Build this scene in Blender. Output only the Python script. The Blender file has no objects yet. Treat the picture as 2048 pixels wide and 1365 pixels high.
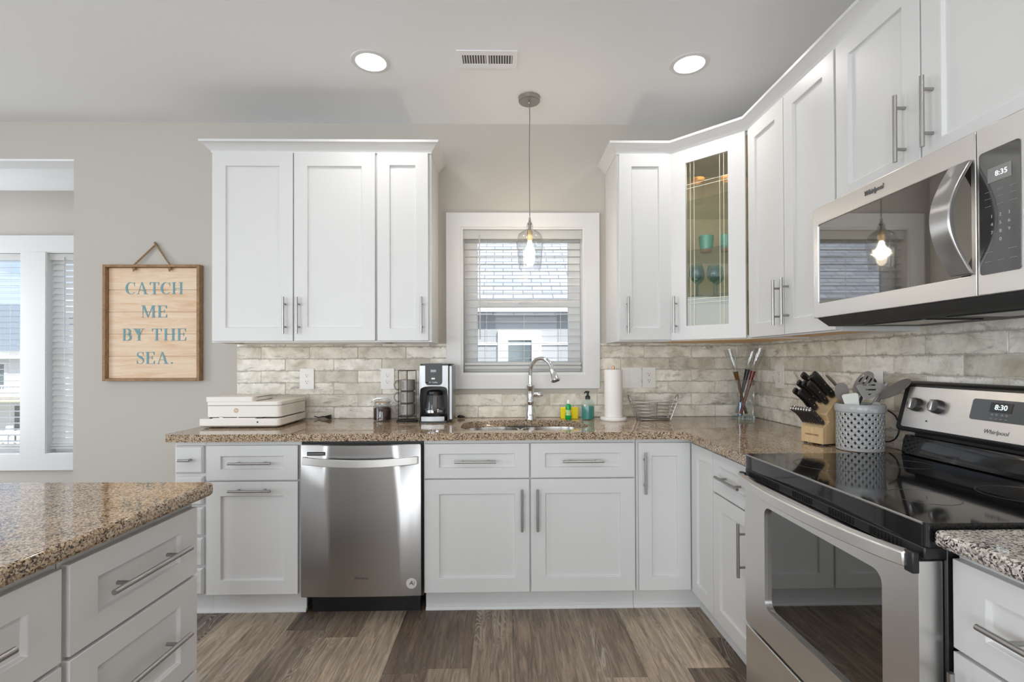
import bpy, bmesh, math, random
from math import pi, sin, cos, radians as R
from mathutils import Vector, Matrix
from mathutils.geometry import tessellate_polygon
random.seed(11)
S = bpy.context.scene
C = S.collection

# ------------------------------------------------------------------ camera
YAW, PIT, ROL = 0.0179, 0.0072, -0.0035
F_PX, CX, CY = 987.4934, 1024.5532, 714.4493
def rows():
    r0 = Vector((1, 0, 0)); r1 = Vector((0, 1, 0)); r2 = Vector((0, 0, 1))
    c, s = cos(YAW), sin(YAW); r0, r1 = c*r0 - s*r1, s*r0 + c*r1
    c, s = cos(PIT), sin(PIT); r1, r2 = c*r1 + s*r2, -s*r1 + c*r2
    c, s = cos(ROL), sin(ROL); r0, r2 = c*r0 + s*r2, c*r2 - s*r0
    return r0, r1, r2
rt, fw, up = rows()
cam = bpy.data.cameras.new('camera'); co = bpy.data.objects.new('camera', cam); C.objects.link(co)
m = Matrix.Identity(4)
for i in range(3): m[i][0] = rt[i]; m[i][1] = up[i]; m[i][2] = -fw[i]
m[0][3], m[1][3], m[2][3] = 0.0, -3.0825, 1.2671
co.matrix_world = m
cam.sensor_width = 36; cam.sensor_fit = 'HORIZONTAL'
cam.lens = F_PX/2048*36
cam.shift_x = -(CX-1024)/2048; cam.shift_y = (CY-682.5)/2048
cam.clip_start = 0.02; cam.clip_end = 200
S.camera = co

# ------------------------------------------------------------------ light
S.view_settings.view_transform = 'Standard'; S.view_settings.look = 'None'
S.view_settings.exposure = 0.32; S.view_settings.gamma = 1.0; S.view_settings.use_curve_mapping = False
S.cycles.use_denoising = True
S.cycles.max_bounces = 10; S.cycles.diffuse_bounces = 5; S.cycles.glossy_bounces = 5
S.cycles.transmission_bounces = 8; S.cycles.transparent_max_bounces = 24
S.cycles.sample_clamp_indirect = 6.0; S.cycles.caustics_reflective = False; S.cycles.caustics_refractive = False

w = bpy.data.worlds.new('world'); S.world = w; w.use_nodes = True
nt = w.node_tree; bg = nt.nodes['Background']
tc = nt.nodes.new('ShaderNodeTexCoord'); sx = nt.nodes.new('ShaderNodeSeparateXYZ')
rp = nt.nodes.new('ShaderNodeValToRGB'); nz = nt.nodes.new('ShaderNodeTexNoise'); mx = nt.nodes.new('ShaderNodeMix')
mx.data_type = 'RGBA'; cr = nt.nodes.new('ShaderNodeValToRGB')
nt.links.new(tc.outputs['Generated'], sx.inputs[0]); nt.links.new(sx.outputs['Z'], rp.inputs[0])
rp.color_ramp.elements[0].position = 0.0; rp.color_ramp.elements[0].color = (.72, .82, .92, 1)
rp.color_ramp.elements[1].position = 0.35; rp.color_ramp.elements[1].color = (.22, .45, .85, 1)
nz.inputs['Scale'].default_value = 3.5; nz.inputs['Detail'].default_value = 6
nt.links.new(tc.outputs['Generated'], nz.inputs['Vector']); nt.links.new(nz.outputs[0], cr.inputs[0])
cr.color_ramp.elements[0].position = .48; cr.color_ramp.elements[1].position = .62
nt.links.new(cr.outputs[0], mx.inputs[0]); nt.links.new(rp.outputs[0], mx.inputs[6]); mx.inputs[7].default_value = (.95, .96, .98, 1)
nt.links.new(mx.outputs[2], bg.inputs[0]); bg.inputs[1].default_value = 1.0

def lamp(name, kind, loc, rot, energy, color=(1, 1, 1), size=.1, size_y=None, shape=None):
    l = bpy.data.lights.new(name, kind); l.energy = energy; l.color = color
    if kind == 'AREA':
        l.size = size
        if shape: l.shape = shape
        if size_y: l.shape = 'RECTANGLE'; l.size_y = size_y
    elif kind == 'POINT': l.shadow_soft_size = size
    elif kind == 'SUN': l.angle = size
    o = bpy.data.objects.new(name, l); C.objects.link(o); o.location = loc; o.rotation_euler = rot
    return o
lamp('sunlight', 'SUN', (0, -10, 20), (R(52), 0, R(30)), 4.6, (1, .96, .9), .02)
DAY = (.90, .955, 1.0)
# daylight coming in through the windows of the room behind the camera and of its left side
for i in range(3): lamp('daylight_rear', 'AREA', (-3.775+i*1.15, -6.42, 1.38), (R(90), 0, 0), 30, DAY, .62, 1.9)
lamp('daylight_rear_door', 'AREA', (.45, -6.42, 1.25), (R(90), 0, 0), 36, DAY, 1.2, 2.0)
lamp('daylight_side', 'AREA', (-5.12, -3.6, 1.45), (R(90), 0, R(-90)), 55, DAY, 2.6, 1.9)
lamp('nook_fill', 'AREA', (-5.14, .68, 1.35), (R(90), 0, R(-90)), 23, DAY, .8, 1.7)  # added fill that brightens the nook from an unseen side window

# ------------------------------------------------------------------ mesh helpers
class MB:
    def __init__(s): s.v = []; s.f = []
    def add(s, vs, fs):
        o = len(s.v); s.v += [Vector(v) for v in vs]; s.f += [[i+o for i in f] for f in fs]; return s
    def box(s, x0, x1, y0, y1, z0, z1):
        return s.add([(x, y, z) for z in (z0, z1) for y in (y0, y1) for x in (x0, x1)],
                     [(0, 2, 3, 1), (4, 5, 7, 6), (0, 1, 5, 4), (2, 6, 7, 3), (0, 4, 6, 2), (1, 3, 7, 5)])
    def fill(s, loops, a0, a1, ax='z'):
        P = lambda p, a: {'z': (p[0], p[1], a), 'y': (p[0], a, p[1]), 'x': (a, p[0], p[1])}[ax]
        tris = tessellate_polygon([[Vector((p[0], p[1], 0)) for p in l] for l in loops])
        pts = [p for l in loops for p in l]; n = len(pts)
        fs = []
        for t in tris: fs.append(tuple(t)); fs.append(tuple(i+n for i in reversed(t)))
        o = 0
        for l in loops:
            k = len(l)
            for i in range(k): j = (i+1) % k; fs.append((o+i, o+j, o+j+n, o+i+n))
            o += k
        return s.add([P(p, a0) for p in pts]+[P(p, a1) for p in pts], fs)
    def loft(s, loops, cap0=True, cap1=True, closed=True):
        k = len(loops[0]); o = []
        for l in loops: o += list(l)
        fs = []
        for i in range(len(loops)-1):
            for j in range(k if closed else k-1):
                q = (j+1) % k; fs.append((i*k+j, i*k+q, (i+1)*k+q, (i+1)*k+j))
        if cap0: fs.append(tuple(range(k-1, -1, -1)))
        if cap1: fs.append(tuple((len(loops)-1)*k+j for j in range(k)))
        return s.add(o, fs)
    def lathe(s, prof, c=(0, 0, 0), n=32, cap0=True, cap1=True):
        return s.loft([[(c[0]+r*cos(2*pi*j/n), c[1]+r*sin(2*pi*j/n), c[2]+z) for j in range(n)] for r, z in prof], cap0, cap1)
    def tube(s, pts, r, n=8, closed=False, flat=1.0, up=None):
        pts = [Vector(p) for p in pts]; N = len(pts)
        rs = r if isinstance(r, (list, tuple)) else [r]*N
        T = []
        for i in range(N):
            a = pts[(i-1) % N] if (closed or i > 0) else pts[i]; b = pts[(i+1) % N] if (closed or i < N-1) else pts[i]
            T.append((b-a).normalized())
        u = Vector(up) if up else (Vector((0, 0, 1)) if abs(T[0].z) < .9 else Vector((1, 0, 0)))
        L = []
        for i in range(N):
            u = (u - T[i]*u.dot(T[i])).normalized(); v = T[i].cross(u)
            L.append([pts[i]+rs[i]*(cos(2*pi*j/n)*u*flat+sin(2*pi*j/n)*v) for j in range(n)])
        if closed: L.append(L[0]); return s.loft(L, False, False)
        return s.loft(L)
    def ball(s, c, rx, ry=None, rz=None, n=16, m=10):
        ry = ry or rx; rz = rz or rx
        return s.loft([[(c[0]+rx*sin(pi*i/m)*cos(2*pi*j/n), c[1]+ry*sin(pi*i/m)*sin(2*pi*j/n), c[2]-rz*cos(pi*i/m)) for j in range(n)] for i in [.12]+list(range(1, m))+[m-.12]])
    def sweep(s, path, prof):
        P = [Vector((p[0], p[1])) for p in path]; L = []
        for i in range(len(P)):
            ns = []
            if i > 0: d = (P[i]-P[i-1]).normalized(); ns.append(Vector((d.y, -d.x)))
            if i < len(P)-1: d = (P[i+1]-P[i]).normalized(); ns.append(Vector((d.y, -d.x)))
            n = sum(ns, Vector((0, 0))); n.normalize(); n = n/n.dot(ns[0])
            L.append([(P[i].x+n.x*o, P[i].y+n.y*o, z) for o, z in prof])
        return s.loft(L)
    def xf(s, M): s.v = [M @ v for v in s.v]; return s

def rrect(x0, x1, y0, y1, r, n=5):
    out = []
    for cx, cy, a in ((x1-r, y1-r, 0), (x0+r, y1-r, 90), (x0+r, y0+r, 180), (x1-r, y0+r, 270)):
        for k in range(n+1): t = R(a+90*k/n); out.append((cx+r*cos(t), cy+r*sin(t)))
    return out

def finish(me, ang=38):
    bm = bmesh.new(); bm.from_mesh(me); bmesh.ops.recalc_face_normals(bm, faces=bm.faces); bm.to_mesh(me); bm.free()
    for p in me.polygons: p.use_smooth = True
    me.set_sharp_from_angle(angle=R(ang))

def wmat(o):
    M = Matrix.Identity(4)
    while o: M = o.matrix_basis @ M; o = o.parent
    return M
def build(name, mb, mt, parent=None, bev=0, seg=2, W=False, label=None, ang=38):
    if W and parent: mb.xf(wmat(parent).inverted())
    me = bpy.data.meshes.new(name); me.from_pydata([tuple(v) for v in mb.v], [], mb.f); finish(me, ang)
    me.materials.append(mt)
    o = bpy.data.objects.new(name, me); C.objects.link(o)
    if parent: o.parent = parent
    if bev:
        b = o.modifiers.new('b', 'BEVEL'); b.width = bev; b.segments = seg; b.limit_method = 'ANGLE'; b.angle_limit = R(40)
    if label: o['label'] = label
    return o
def tag(o, label, cat, group=None, kind=None):
    o['label'] = label; o['category'] = cat
    if group: o['group'] = group
    if kind: o['kind'] = kind
    return o
def thing(name, label, cat, loc=(0, 0, 0), rz=0, group=None, M=None, kind=None):
    o = bpy.data.objects.new(name, None); C.objects.link(o); o.empty_display_size = .05
    if M is not None: o.matrix_basis = M
    else: o.location = loc; o.rotation_euler = (0, 0, rz)
    o.matrix_basis  # evaluated from loc/rot
    return tag(o, label, cat, group, kind)
def copy_tree(o, parent=None):
    c = o.copy(); C.objects.link(c)
    if parent: c.parent = parent
    for ch in [x for x in o.children]: copy_tree(ch, c)
    return c
def struct(name, mb, mt, label, cat, parent=None, bev=0, W=False):
    o = build(name, mb, mt, parent, bev, W=W)
    return tag(o, label, cat, kind='structure')
def text(name, body, size, mt, parent, M, ext=.0004, shear=0, spacing=1.0, align='CENTER', width=None, label=None):
    cu = bpy.data.curves.new('lettering', 'FONT'); cu.body = body; cu.size = size; cu.extrude = ext; cu.shear = shear
    cu.space_character = spacing; cu.align_x = align; cu.align_y = 'CENTER'; cu.resolution_u = 3
    o = bpy.data.objects.new('lettering', cu); C.objects.link(o)
    me = bpy.data.meshes.new_from_object(o.evaluated_get(bpy.context.evaluated_depsgraph_get()))
    bpy.data.objects.remove(o); bpy.data.curves.remove(cu)
    if width and len(me.vertices):
        xs = [v.co.x for v in me.vertices]; k = width/(max(xs)-min(xs)); me.transform(Matrix.Diagonal((k, 1, 1, 1)))
    me.transform(M); me.materials.clear(); me.materials.append(mt); me.name = name
    p = bpy.data.objects.new(name, me); C.objects.link(p)
    if parent: p.parent = parent
    if label: p['label'] = label
    return p
FRONT = Matrix.Rotation(pi/2, 4, 'X')   # text plane -> upright, facing -y
def T(x, y, z): return Matrix.Translation((x, y, z))

# ------------------------------------------------------------------ materials
def mat(name, col, rough=.5, metal=0, spec=.5, **k):
    m = bpy.data.materials.new(name); m.use_nodes = True; b = m.node_tree.nodes['Principled BSDF']
    b.inputs['Base Color'].default_value = (*col, 1); b.inputs['Roughness'].default_value = rough
    b.inputs['Metallic'].default_value = metal; b.inputs['Specular IOR Level'].default_value = spec
    for kk, v in k.items(): b.inputs[kk.replace('_', ' ')].default_value = v
    return m
def nodes(m): return m.node_tree.nodes, m.node_tree.links, m.node_tree.nodes['Principled BSDF']
def ramp(N, stops, interp='LINEAR'):
    r = N.new('ShaderNodeValToRGB'); r.color_ramp.interpolation = interp
    e = r.color_ramp.elements
    while len(e) < len(stops): e.new(.5)
    for k, (p, c) in enumerate(stops): e[k].position = p; e[k].color = (*c, 1)
    return r
def mapping(N, L, scale=(1, 1, 1), src='Object'):
    t = N.new('ShaderNodeTexCoord'); mp = N.new('ShaderNodeMapping'); mp.inputs['Scale'].default_value = scale
    L.new(t.outputs[src], mp.inputs[0]); return mp
def noise(N, L, vec, scale, detail=4, rough=.55, dist=0):
    n = N.new('ShaderNodeTexNoise'); n.inputs['Scale'].default_value = scale; n.inputs['Detail'].default_value = detail
    n.inputs['Roughness'].default_value = rough; n.inputs['Distortion'].default_value = dist
    L.new(vec, n.inputs['Vector']); return n
def mixc(N, L, fac, a, b, mode='MIX'):
    x = N.new('ShaderNodeMix'); x.data_type = 'RGBA'; x.blend_type = mode
    for sock, v in ((0, fac), (6, a), (7, b)):
        if hasattr(v, 'links'): L.new(v, x.inputs[sock])
        elif sock == 0: x.inputs[0].default_value = v
        else: x.inputs[sock].default_value = (*v, 1)
    return x.outputs[2]
def bump(N, L, b, h, strength=.2, dist=.002):
    n = N.new('ShaderNodeBump'); n.inputs['Strength'].default_value = strength; n.inputs['Distance'].default_value = dist
    L.new(h, n.inputs['Height']); L.new(n.outputs[0], b.inputs['Normal'])

def paint(name, col, rough=.6, amt=.06):
    m = mat(name, col, rough); N, L, b = nodes(m); v = mapping(N, L).outputs[0]
    n = noise(N, L, v, 220, 3); bump(N, L, b, n.outputs[0], amt, .001); return m
WALL = paint('wall_paint', (.508, .480, .437), .75)
CEIL = paint('ceiling_paint', (.85, .862, .885), .85)
WHITE = mat('cabinet_white', (.70, .697, .693), .36)
TRIM = mat('trim_white', (.71, .707, .706), .42)
PLAST = mat('white_plastic', (.84, .83, .80), .35)
PRINT = mat('printer_plastic', (.84, .80, .745), .38)
BLACK = mat('black_plastic', (.012, .012, .013), .35)
BLKGL = mat('black_gloss', (.008, .008, .009), .06, spec=.6)
DARK = mat('dark_recess', (.02, .02, .02), .8)
CHROME = mat('chrome', (.82, .83, .85), .07, 1)
NICKEL = mat('brushed_nickel', (.41, .40, .39), .32, 1)
def steel(name, col, rough, axis):
    m = mat(name, col, rough, 1); N, L, b = nodes(m)
    sc = {'x': (3, 900, 900), 'z': (900, 900, 3), 'y': (900, 3, 900)}[axis]
    n = noise(N, L, mapping(N, L, sc).outputs[0], .35, 2); r = N.new('ShaderNodeMapRange')
    r.inputs['To Min'].default_value = rough-.03; r.inputs['To Max'].default_value = rough+.03
    L.new(n.outputs[0], r.inputs[0]); L.new(r.outputs[0], b.inputs['Roughness']) ; return m
STEEL = steel('stainless_horizontal_grain', (.76, .745, .73), .34, 'x')
STEELV = steel('stainless_vertical_grain', (.43, .42, .415), .27, 'z')
_sv = STEELV.node_tree; _sv.links.remove(_sv.nodes['Principled BSDF'].inputs['Roughness'].links[0]); _sv.nodes['Principled BSDF'].inputs['Roughness'].default_value = .29
_sv.nodes['Principled BSDF'].inputs['Anisotropic'].default_value = .6
def glass(name, tint=(.97, .98, .98), refl=1.0, rough=0.0, ior=1.45):
    m = bpy.data.materials.new(name); m.use_nodes = True; N = m.node_tree.nodes; L = m.node_tree.links; N.clear()
    o = N.new('ShaderNodeOutputMaterial'); x = N.new('ShaderNodeMixShader'); t = N.new('ShaderNodeBsdfTransparent'); g = N.new('ShaderNodeBsdfGlossy')
    f = N.new('ShaderNodeLayerWeight'); f.inputs['Blend'].default_value = .5
    pw_ = N.new('ShaderNodeMath'); pw_.operation = 'POWER'; pw_.inputs[1].default_value = 3.5; L.new(f.outputs['Facing'], pw_.inputs[0])
    mu = N.new('ShaderNodeMath'); mu.operation = 'MULTIPLY_ADD'; mu.inputs[1].default_value = .55*refl; mu.inputs[2].default_value = .045*refl; mu.use_clamp = True
    t.inputs[0].default_value = (*tint, 1); g.inputs['Roughness'].default_value = rough
    L.new(pw_.outputs[0], mu.inputs[0]); L.new(mu.outputs[0], x.inputs[0]); L.new(t.outputs[0], x.inputs[1]); L.new(g.outputs[0], x.inputs[2]); L.new(x.outputs[0], o.inputs[0])
    return m
GLASS = glass('clear_glass', (.95, .96, .96)); PANE = glass('window_pane', (.97, .98, .98), .25)
CLGLASS = glass('crystal_glass', (.93, .95, .95), 3.2); GREENGL = glass('shelf_glass', (.90, .95, .92)); BLUEGL = glass('blue_tinted_glass', (.62, .80, .84), 1.3)
def emit(name, col, st):
    m = bpy.data.materials.new(name); m.use_nodes = True; N = m.node_tree.nodes; L = m.node_tree.links; N.clear()
    o = N.new('ShaderNodeOutputMaterial'); e = N.new('ShaderNodeEmission'); e.inputs[0].default_value = (*col, 1); e.inputs[1].default_value = st
    L.new(e.outputs[0], o.inputs[0]); return m

def granite():
    m = mat('granite', (.5, .4, .3), .05, spec=.55); N, L, b = nodes(m); v = mapping(N, L).outputs[0]
    vo = N.new('ShaderNodeTexVoronoi'); vo.inputs['Scale'].default_value = 290; vo.inputs['Randomness'].default_value = 1
    nn = noise(N, L, v, 60, 3); ad = N.new('ShaderNodeMix'); ad.data_type = 'VECTOR'; ad.inputs[0].default_value = .012
    L.new(v, ad.inputs[4]); L.new(nn.outputs[1], ad.inputs[5]); L.new(ad.outputs[1], vo.inputs['Vector'])
    se = N.new('ShaderNodeSeparateColor'); L.new(vo.outputs['Color'], se.inputs[0])
    n2 = noise(N, L, v, 26, 4); ma = N.new('ShaderNodeMath'); ma.operation = 'MULTIPLY_ADD'; ma.inputs[1].default_value = .55; 
    L.new(n2.outputs[0], ma.inputs[0]); mb_ = N.new('ShaderNodeMath'); mb_.operation = 'MULTIPLY'; mb_.inputs[1].default_value = .66
    L.new(se.outputs[0], mb_.inputs[0]); L.new(mb_.outputs[0], ma.inputs[2])
    r = ramp(N, [(0.30, (.018, .016, .015)), (.38, (.075, .052, .038)), (.47, (.235, .155, .092)), (.60, (.415, .29, .178)), (.74, (.52, .395, .27)), (.86, (.62, .53, .42)), (.95, (.38, .25, .165))])
    L.new(ma.outputs[0], r.inputs[0]); L.new(r.outputs[0], b.inputs['Base Color']); return m
GRANITE = granite()
GRANITE_DAYLIT = granite(); GRANITE_DAYLIT.name = 'granite_daylight_cast'  # same granite with the grey daylight cast painted into its colour
_hs = GRANITE_DAYLIT.node_tree.nodes.new('ShaderNodeHueSaturation'); _hs.inputs['Saturation'].default_value = .35; _hs.inputs['Value'].default_value = 1.15
_bb = GRANITE_DAYLIT.node_tree.nodes['Principled BSDF']; _src = _bb.inputs['Base Color'].links[0].from_socket
GRANITE_DAYLIT.node_tree.links.new(_src, _hs.inputs['Color']); GRANITE_DAYLIT.node_tree.links.new(_hs.outputs[0], _bb.inputs['Base Color'])

def planks():
    m = mat('vinyl_planks', (.3, .25, .2), .42); N, L, b = nodes(m)
    g = N.new('ShaderNodeNewGeometry'); t = N.new('ShaderNodeTexCoord')
    off = N.new('ShaderNodeVectorMath'); off.operation = 'SCALE'; off.inputs['Scale'].default_value = 37
    cb = N.new('ShaderNodeCombineXYZ'); 
    for k in range(3): L.new(g.outputs['Random Per Island'], cb.inputs[k])
    L.new(cb.outputs[0], off.inputs[0]); ad = N.new('ShaderNodeVectorMath'); L.new(t.outputs['Object'], ad.inputs[0]); L.new(off.outputs[0], ad.inputs[1])
    mp = N.new('ShaderNodeMapping'); mp.inputs['Scale'].default_value = (11, .85, 1); L.new(ad.outputs[0], mp.inputs[0])
    grain = noise(N, L, mp.outputs[0], 4.5, 9, .70, 1.0)
    mp2 = N.new('ShaderNodeMapping'); mp2.inputs['Scale'].default_value = (6, .8, 1); L.new(ad.outputs[0], mp2.inputs[0])
    big = noise(N, L, mp2.outputs[0], 1.6, 2, .5, .3)
    wv = N.new('ShaderNodeMath'); wv.operation = 'MULTIPLY'; wv.inputs[1].default_value = 34; L.new(big.outputs[0], wv.inputs[0])
    fr = N.new('ShaderNodeMath'); fr.operation = 'PINGPONG'; fr.inputs[1].default_value = .5; L.new(wv.outputs[0], fr.inputs[0])
    base = ramp(N, [(0, (.112, .080, .057)), (.35, (.185, .138, .102)), (.7, (.285, .222, .166)), (1, (.48, .39, .295))])
    L.new(g.outputs['Random Per Island'], base.inputs[0])
    gr = ramp(N, [(.36, (.40, .38, .36)), (.5, (.92, .91, .90)), (.64, (1.5, 1.48, 1.44))]); L.new(grain.outputs[0], gr.inputs[0])
    c = mixc(N, L, .85, base.outputs[0], gr.outputs[0], 'MULTIPLY')
    lr = ramp(N, [(.0, (1, 1, 1)), (.15, (.35, .35, .35)), (.30, (0, 0, 0))]); L.new(fr.outputs[0], lr.inputs[0])
    msk = noise(N, L, mp2.outputs[0], 1.3, 2); mr = ramp(N, [(.47, (0, 0, 0)), (.62, (.8, .8, .8))]); L.new(msk.outputs[0], mr.inputs[0])
    mm = N.new('ShaderNodeMath'); mm.operation = 'MULTIPLY'; L.new(lr.outputs[0], mm.inputs[0]); L.new(mr.outputs[0], mm.inputs[1])
    c = mixc(N, L, mm.outputs[0], c, (.52, .455, .39)); L.new(c, b.inputs['Base Color'])
    bump(N, L, b, grain.outputs[0], .12, .001); return m
PLANKS = planks()

def tile():
    m = mat('weathered_tile', (.6, .56, .5), .42); N, L, b = nodes(m)
    g = N.new('ShaderNodeNewGeometry'); t = N.new('ShaderNodeTexCoord')
    cb = N.new('ShaderNodeCombineXYZ')
    for k in range(3): L.new(g.outputs['Random Per Island'], cb.inputs[k])
    off = N.new('ShaderNodeVectorMath'); off.operation = 'SCALE'; off.inputs['Scale'].default_value = 53; L.new(cb.outputs[0], off.inputs[0])
    ad = N.new('ShaderNodeVectorMath'); L.new(t.outputs['Object'], ad.inputs[0]); L.new(off.outputs[0], ad.inputs[1]); v = ad.outputs[0]
    base = ramp(N, [(0, (.60, .56, .48)), (.3, (.78, .74, .655)), (1, (.88, .855, .79))]); L.new(g.outputs['Random Per Island'], base.inputs[0])
    n1 = noise(N, L, v, 9, 7, .62, .4); r1 = ramp(N, [(.30, (.66, .63, .56)), (.5, (.97, .965, .95)), (.7, (1.2, 1.2, 1.2))]); L.new(n1.outputs[0], r1.inputs[0])
    c = mixc(N, L, 1.0, base.outputs[0], r1.outputs[0], 'MULTIPLY')
    mp = N.new('ShaderNodeMapping'); mp.inputs['Scale'].default_value = (1, 1, 2.6); L.new(v, mp.inputs[0])
    n2 = noise(N, L, mp.outputs[0], 6.5, 9, .72, .8); r2 = ramp(N, [(.55, (0, 0, 0)), (.62, (.42, .42, .42)), (.72, (.95, .95, .95))]); L.new(n2.outputs[0], r2.inputs[0])
    c = mixc(N, L, r2.outputs[0], c, (.24, .22, .19))
    n3 = noise(N, L, v, 55, 6, .7); r3 = ramp(N, [(.58, (0, 0, 0)), (.72, (.55, .55, .55))]); L.new(n3.outputs[0], r3.inputs[0])
    c = mixc(N, L, r3.outputs[0], c, (.42, .385, .32))
    sp_ = N.new('ShaderNodeSeparateXYZ'); L.new(g.outputs['Position'], sp_.inputs[0])
    zz_ = N.new('ShaderNodeMath'); zz_.operation = 'MULTIPLY_ADD'; zz_.inputs[1].default_value = 1/.074; zz_.inputs[2].default_value = -.912/.074+20; L.new(sp_.outputs[2], zz_.inputs[0])
    fr_ = N.new('ShaderNodeMath'); fr_.operation = 'PINGPONG'; fr_.inputs[1].default_value = .5; L.new(zz_.outputs[0], fr_.inputs[0])
    mp3 = N.new('ShaderNodeMapping'); mp3.inputs['Scale'].default_value = (1, 1, .3); L.new(v, mp3.inputs[0])
    n5 = noise(N, L, mp3.outputs[0], 16, 8, .75, .5); sm_ = N.new('ShaderNodeMath'); sm_.operation = 'MULTIPLY_ADD'; sm_.inputs[1].default_value = -1.1; L.new(fr_.outputs[0], sm_.inputs[0]); L.new(n5.outputs[0], sm_.inputs[2])
    r5 = ramp(N, [(.42, (0, 0, 0)), (.52, (.6, .6, .6)), (.62, (.95, .95, .95))]); L.new(sm_.outputs[0], r5.inputs[0])
    c = mixc(N, L, r5.outputs[0], c, (.26, .24, .205)); L.new(c, b.inputs['Base Color'])
    n4 = noise(N, L, v, 30, 6); bump(N, L, b, n4.outputs[0], .35, .002); return m
TILE = tile()
GROUT = paint('grout', (.56, .52, .45), .9)

def wood(name, c1, c2, scale=(2, 18, 18), s=4, rough=.5):
    m = mat(name, c1, rough); N, L, b = nodes(m); v = mapping(N, L, scale).outputs[0]
    n = noise(N, L, v, s, 6, .6, .8); r = ramp(N, [(.3, c1), (.7, c2)]); L.new(n.outputs[0], r.inputs[0]); L.new(r.outputs[0], b.inputs['Base Color'])
    bump(N, L, b, n.outputs[0], .15, .001); return m
WOODSIGN = wood('whitewashed_pine', (.70, .47, .29), (.84, .70, .55), (1.6, 6, 14), 2.2, .65)
WOODFRAME = wood('brown_sign_frame', (.23, .125, .06), (.40, .25, .13), (6, 12, 6), 4, .7)
BEECH = wood('beech', (.62, .42, .22), (.72, .53, .31), (20, 20, 3), 3, .45)
MAPLE = wood('maple_veneer', (.84, .52, .23), (.88, .58, .28), (3, 3, 3), 3, .5)
INNER = wood('cabinet_interior', (.84, .71, .48), (.88, .77, .54), (4, 4, 1), 2, .5)

# ------------------------------------------------------------------ room shell
XR, XL, YB, YR, ZC = 1.5577, -5.2, 0.0, -6.5, 2.749
NY, NX0, OX1, OZ = 1.24, -5.2, -2.643, 2.52
fl = MB(); pw, pl = .178, 1.22
x = -5.3; k = 0
while x < 1.7:
    y = -6.6 - random.random()*pl
    while y < 1.4:
        y0, y1 = max(y, -6.6), min(y+pl, 1.4)
        if y1 > y0: fl.box(x, min(x+pw, 1.7)-.0007, y0, y1-.0007, -.02, 0)
        y += pl
    x += pw; k += 1
fl.box(-5.3, 1.7, -6.6, 1.4, -.05, -.021)
struct('floor', fl, PLANKS, 'grey brown wood look plank floor of the kitchen', 'floor')
struct('ceiling', MB().box(-5.3, 1.7, -6.6, 1.4, ZC, ZC+.1), CEIL, 'plain white painted ceiling', 'ceiling')
KW = (-.262, .508, 1.181, 2.098)      # kitchen window opening
rect = lambda a, b, c, d: [(a, c), (b, c), (b, d), (a, d)]
struct('wall_back', MB().fill([[(XL, 0), (XL, ZC), (XR+.1, ZC), (XR+.1, 0), (OX1, 0), (OX1, OZ), (-5.0, OZ), (-5.0, 0)], rect(*KW)], 0, .13, 'y'), WALL, 'greige back wall holding the sink window and the opening to the nook', 'wall')
struct('wall_right', MB().box(XR, XR+.1, YR, 0, 0, ZC), WALL, 'greige wall behind the range and the microwave', 'wall')
LW = (-4.9, -2.3, .5, 2.4)
struct('wall_left', MB().fill([rect(YR, 1.4, 0, ZC), rect(*LW), rect(.26, 1.10, .5, 2.2)], XL-.1, XL, 'x'), WALL, 'greige side wall of the open room beyond the island', 'wall')
RW = [(-4.1+i*1.15, -3.45+i*1.15, .4, 2.35) for i in range(3)]; RD = (-.15, 1.05, .05, 2.25)
struct('wall_rear', MB().fill([rect(XL, XR+.1, 0, ZC), *[rect(*q) for q in RW], rect(*RD)], YR-.1, YR, 'y'), WALL, 'greige wall behind the camera with tall windows', 'wall')
NW1, NW2 = (-4.95, -4.139, .481, 2.215), (-3.927, -3.15, .481, 2.215)
struct('wall_nook', MB().fill([rect(XL, -2.5, 0, ZC), rect(*NW1), rect(*NW2)], NY, NY+.13, 'y'), WALL, 'far greige wall of the nook with the pair of blinded windows', 'wall')
struct('wall_nook_side', MB().box(-2.64, -2.5, .131, NY-.001, 0, ZC), WALL, 'side wall of the nook behind the opening', 'wall')

struct('painted_light_soffit', MB().box(-5.0, OX1-.001, .001, .129, OZ-.012, OZ-.0005), CEIL, 'underside of the opening to the nook, whitened to look lit', 'trim')  # white liner paints in the nook light on the header underside
def window(name, label, op, y, casing, axis='y', sgn=-1, mull=None, rail=True):
    """casing board outside an opening, sash frames and panes; built facing sgn*y"""
    x0, x1, z0, z1 = op
    a = (y+sgn*.02, y) if sgn < 0 else (y, y+.02)
    out = rect(x0-casing[0], x1+casing[1], z0-casing[2], z1+casing[3])
    w_ = struct(name, MB().fill([out, rect(x0, x1, z0, z1)], a[0], a[1], axis), TRIM, label, 'window', bev=.002)
    return w_
# 1: kitchen window over the sink
w1 = window('window_1', 'white framed window over the sink with its flat wide casing', KW, 0, (.092, .094, .09, .09))
rev = MB()
x0, x1, z0, z1 = KW
rev.fill([rect(x0-.001, x1+.001, z0-.001, z1+.001), rect(x0+.012, x1-.012, z0+.012, z1-.012)], -.012, .13, 'y')
build('jamb', rev, TRIM, w1)
fr = MB().fill([rect(x0+.012, x1-.012, z0+.012, z1-.012), rect(-.165, .418, 1.662, 2.03), rect(-.165, .418, 1.262, 1.612)], .085, .12, 'y')
build('sash', fr, TRIM, w1, .003)
build('lock', MB().box(.10, .16, .075, .085, 1.63, 1.642), TRIM, w1, .002)
build('pane', MB().box(-.165, .418, .102, .106, 1.662, 2.03), PANE, w1)
build('pane', MB().box(-.165, .418, .102, .106, 1.262, 1.612), PANE, w1)
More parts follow.
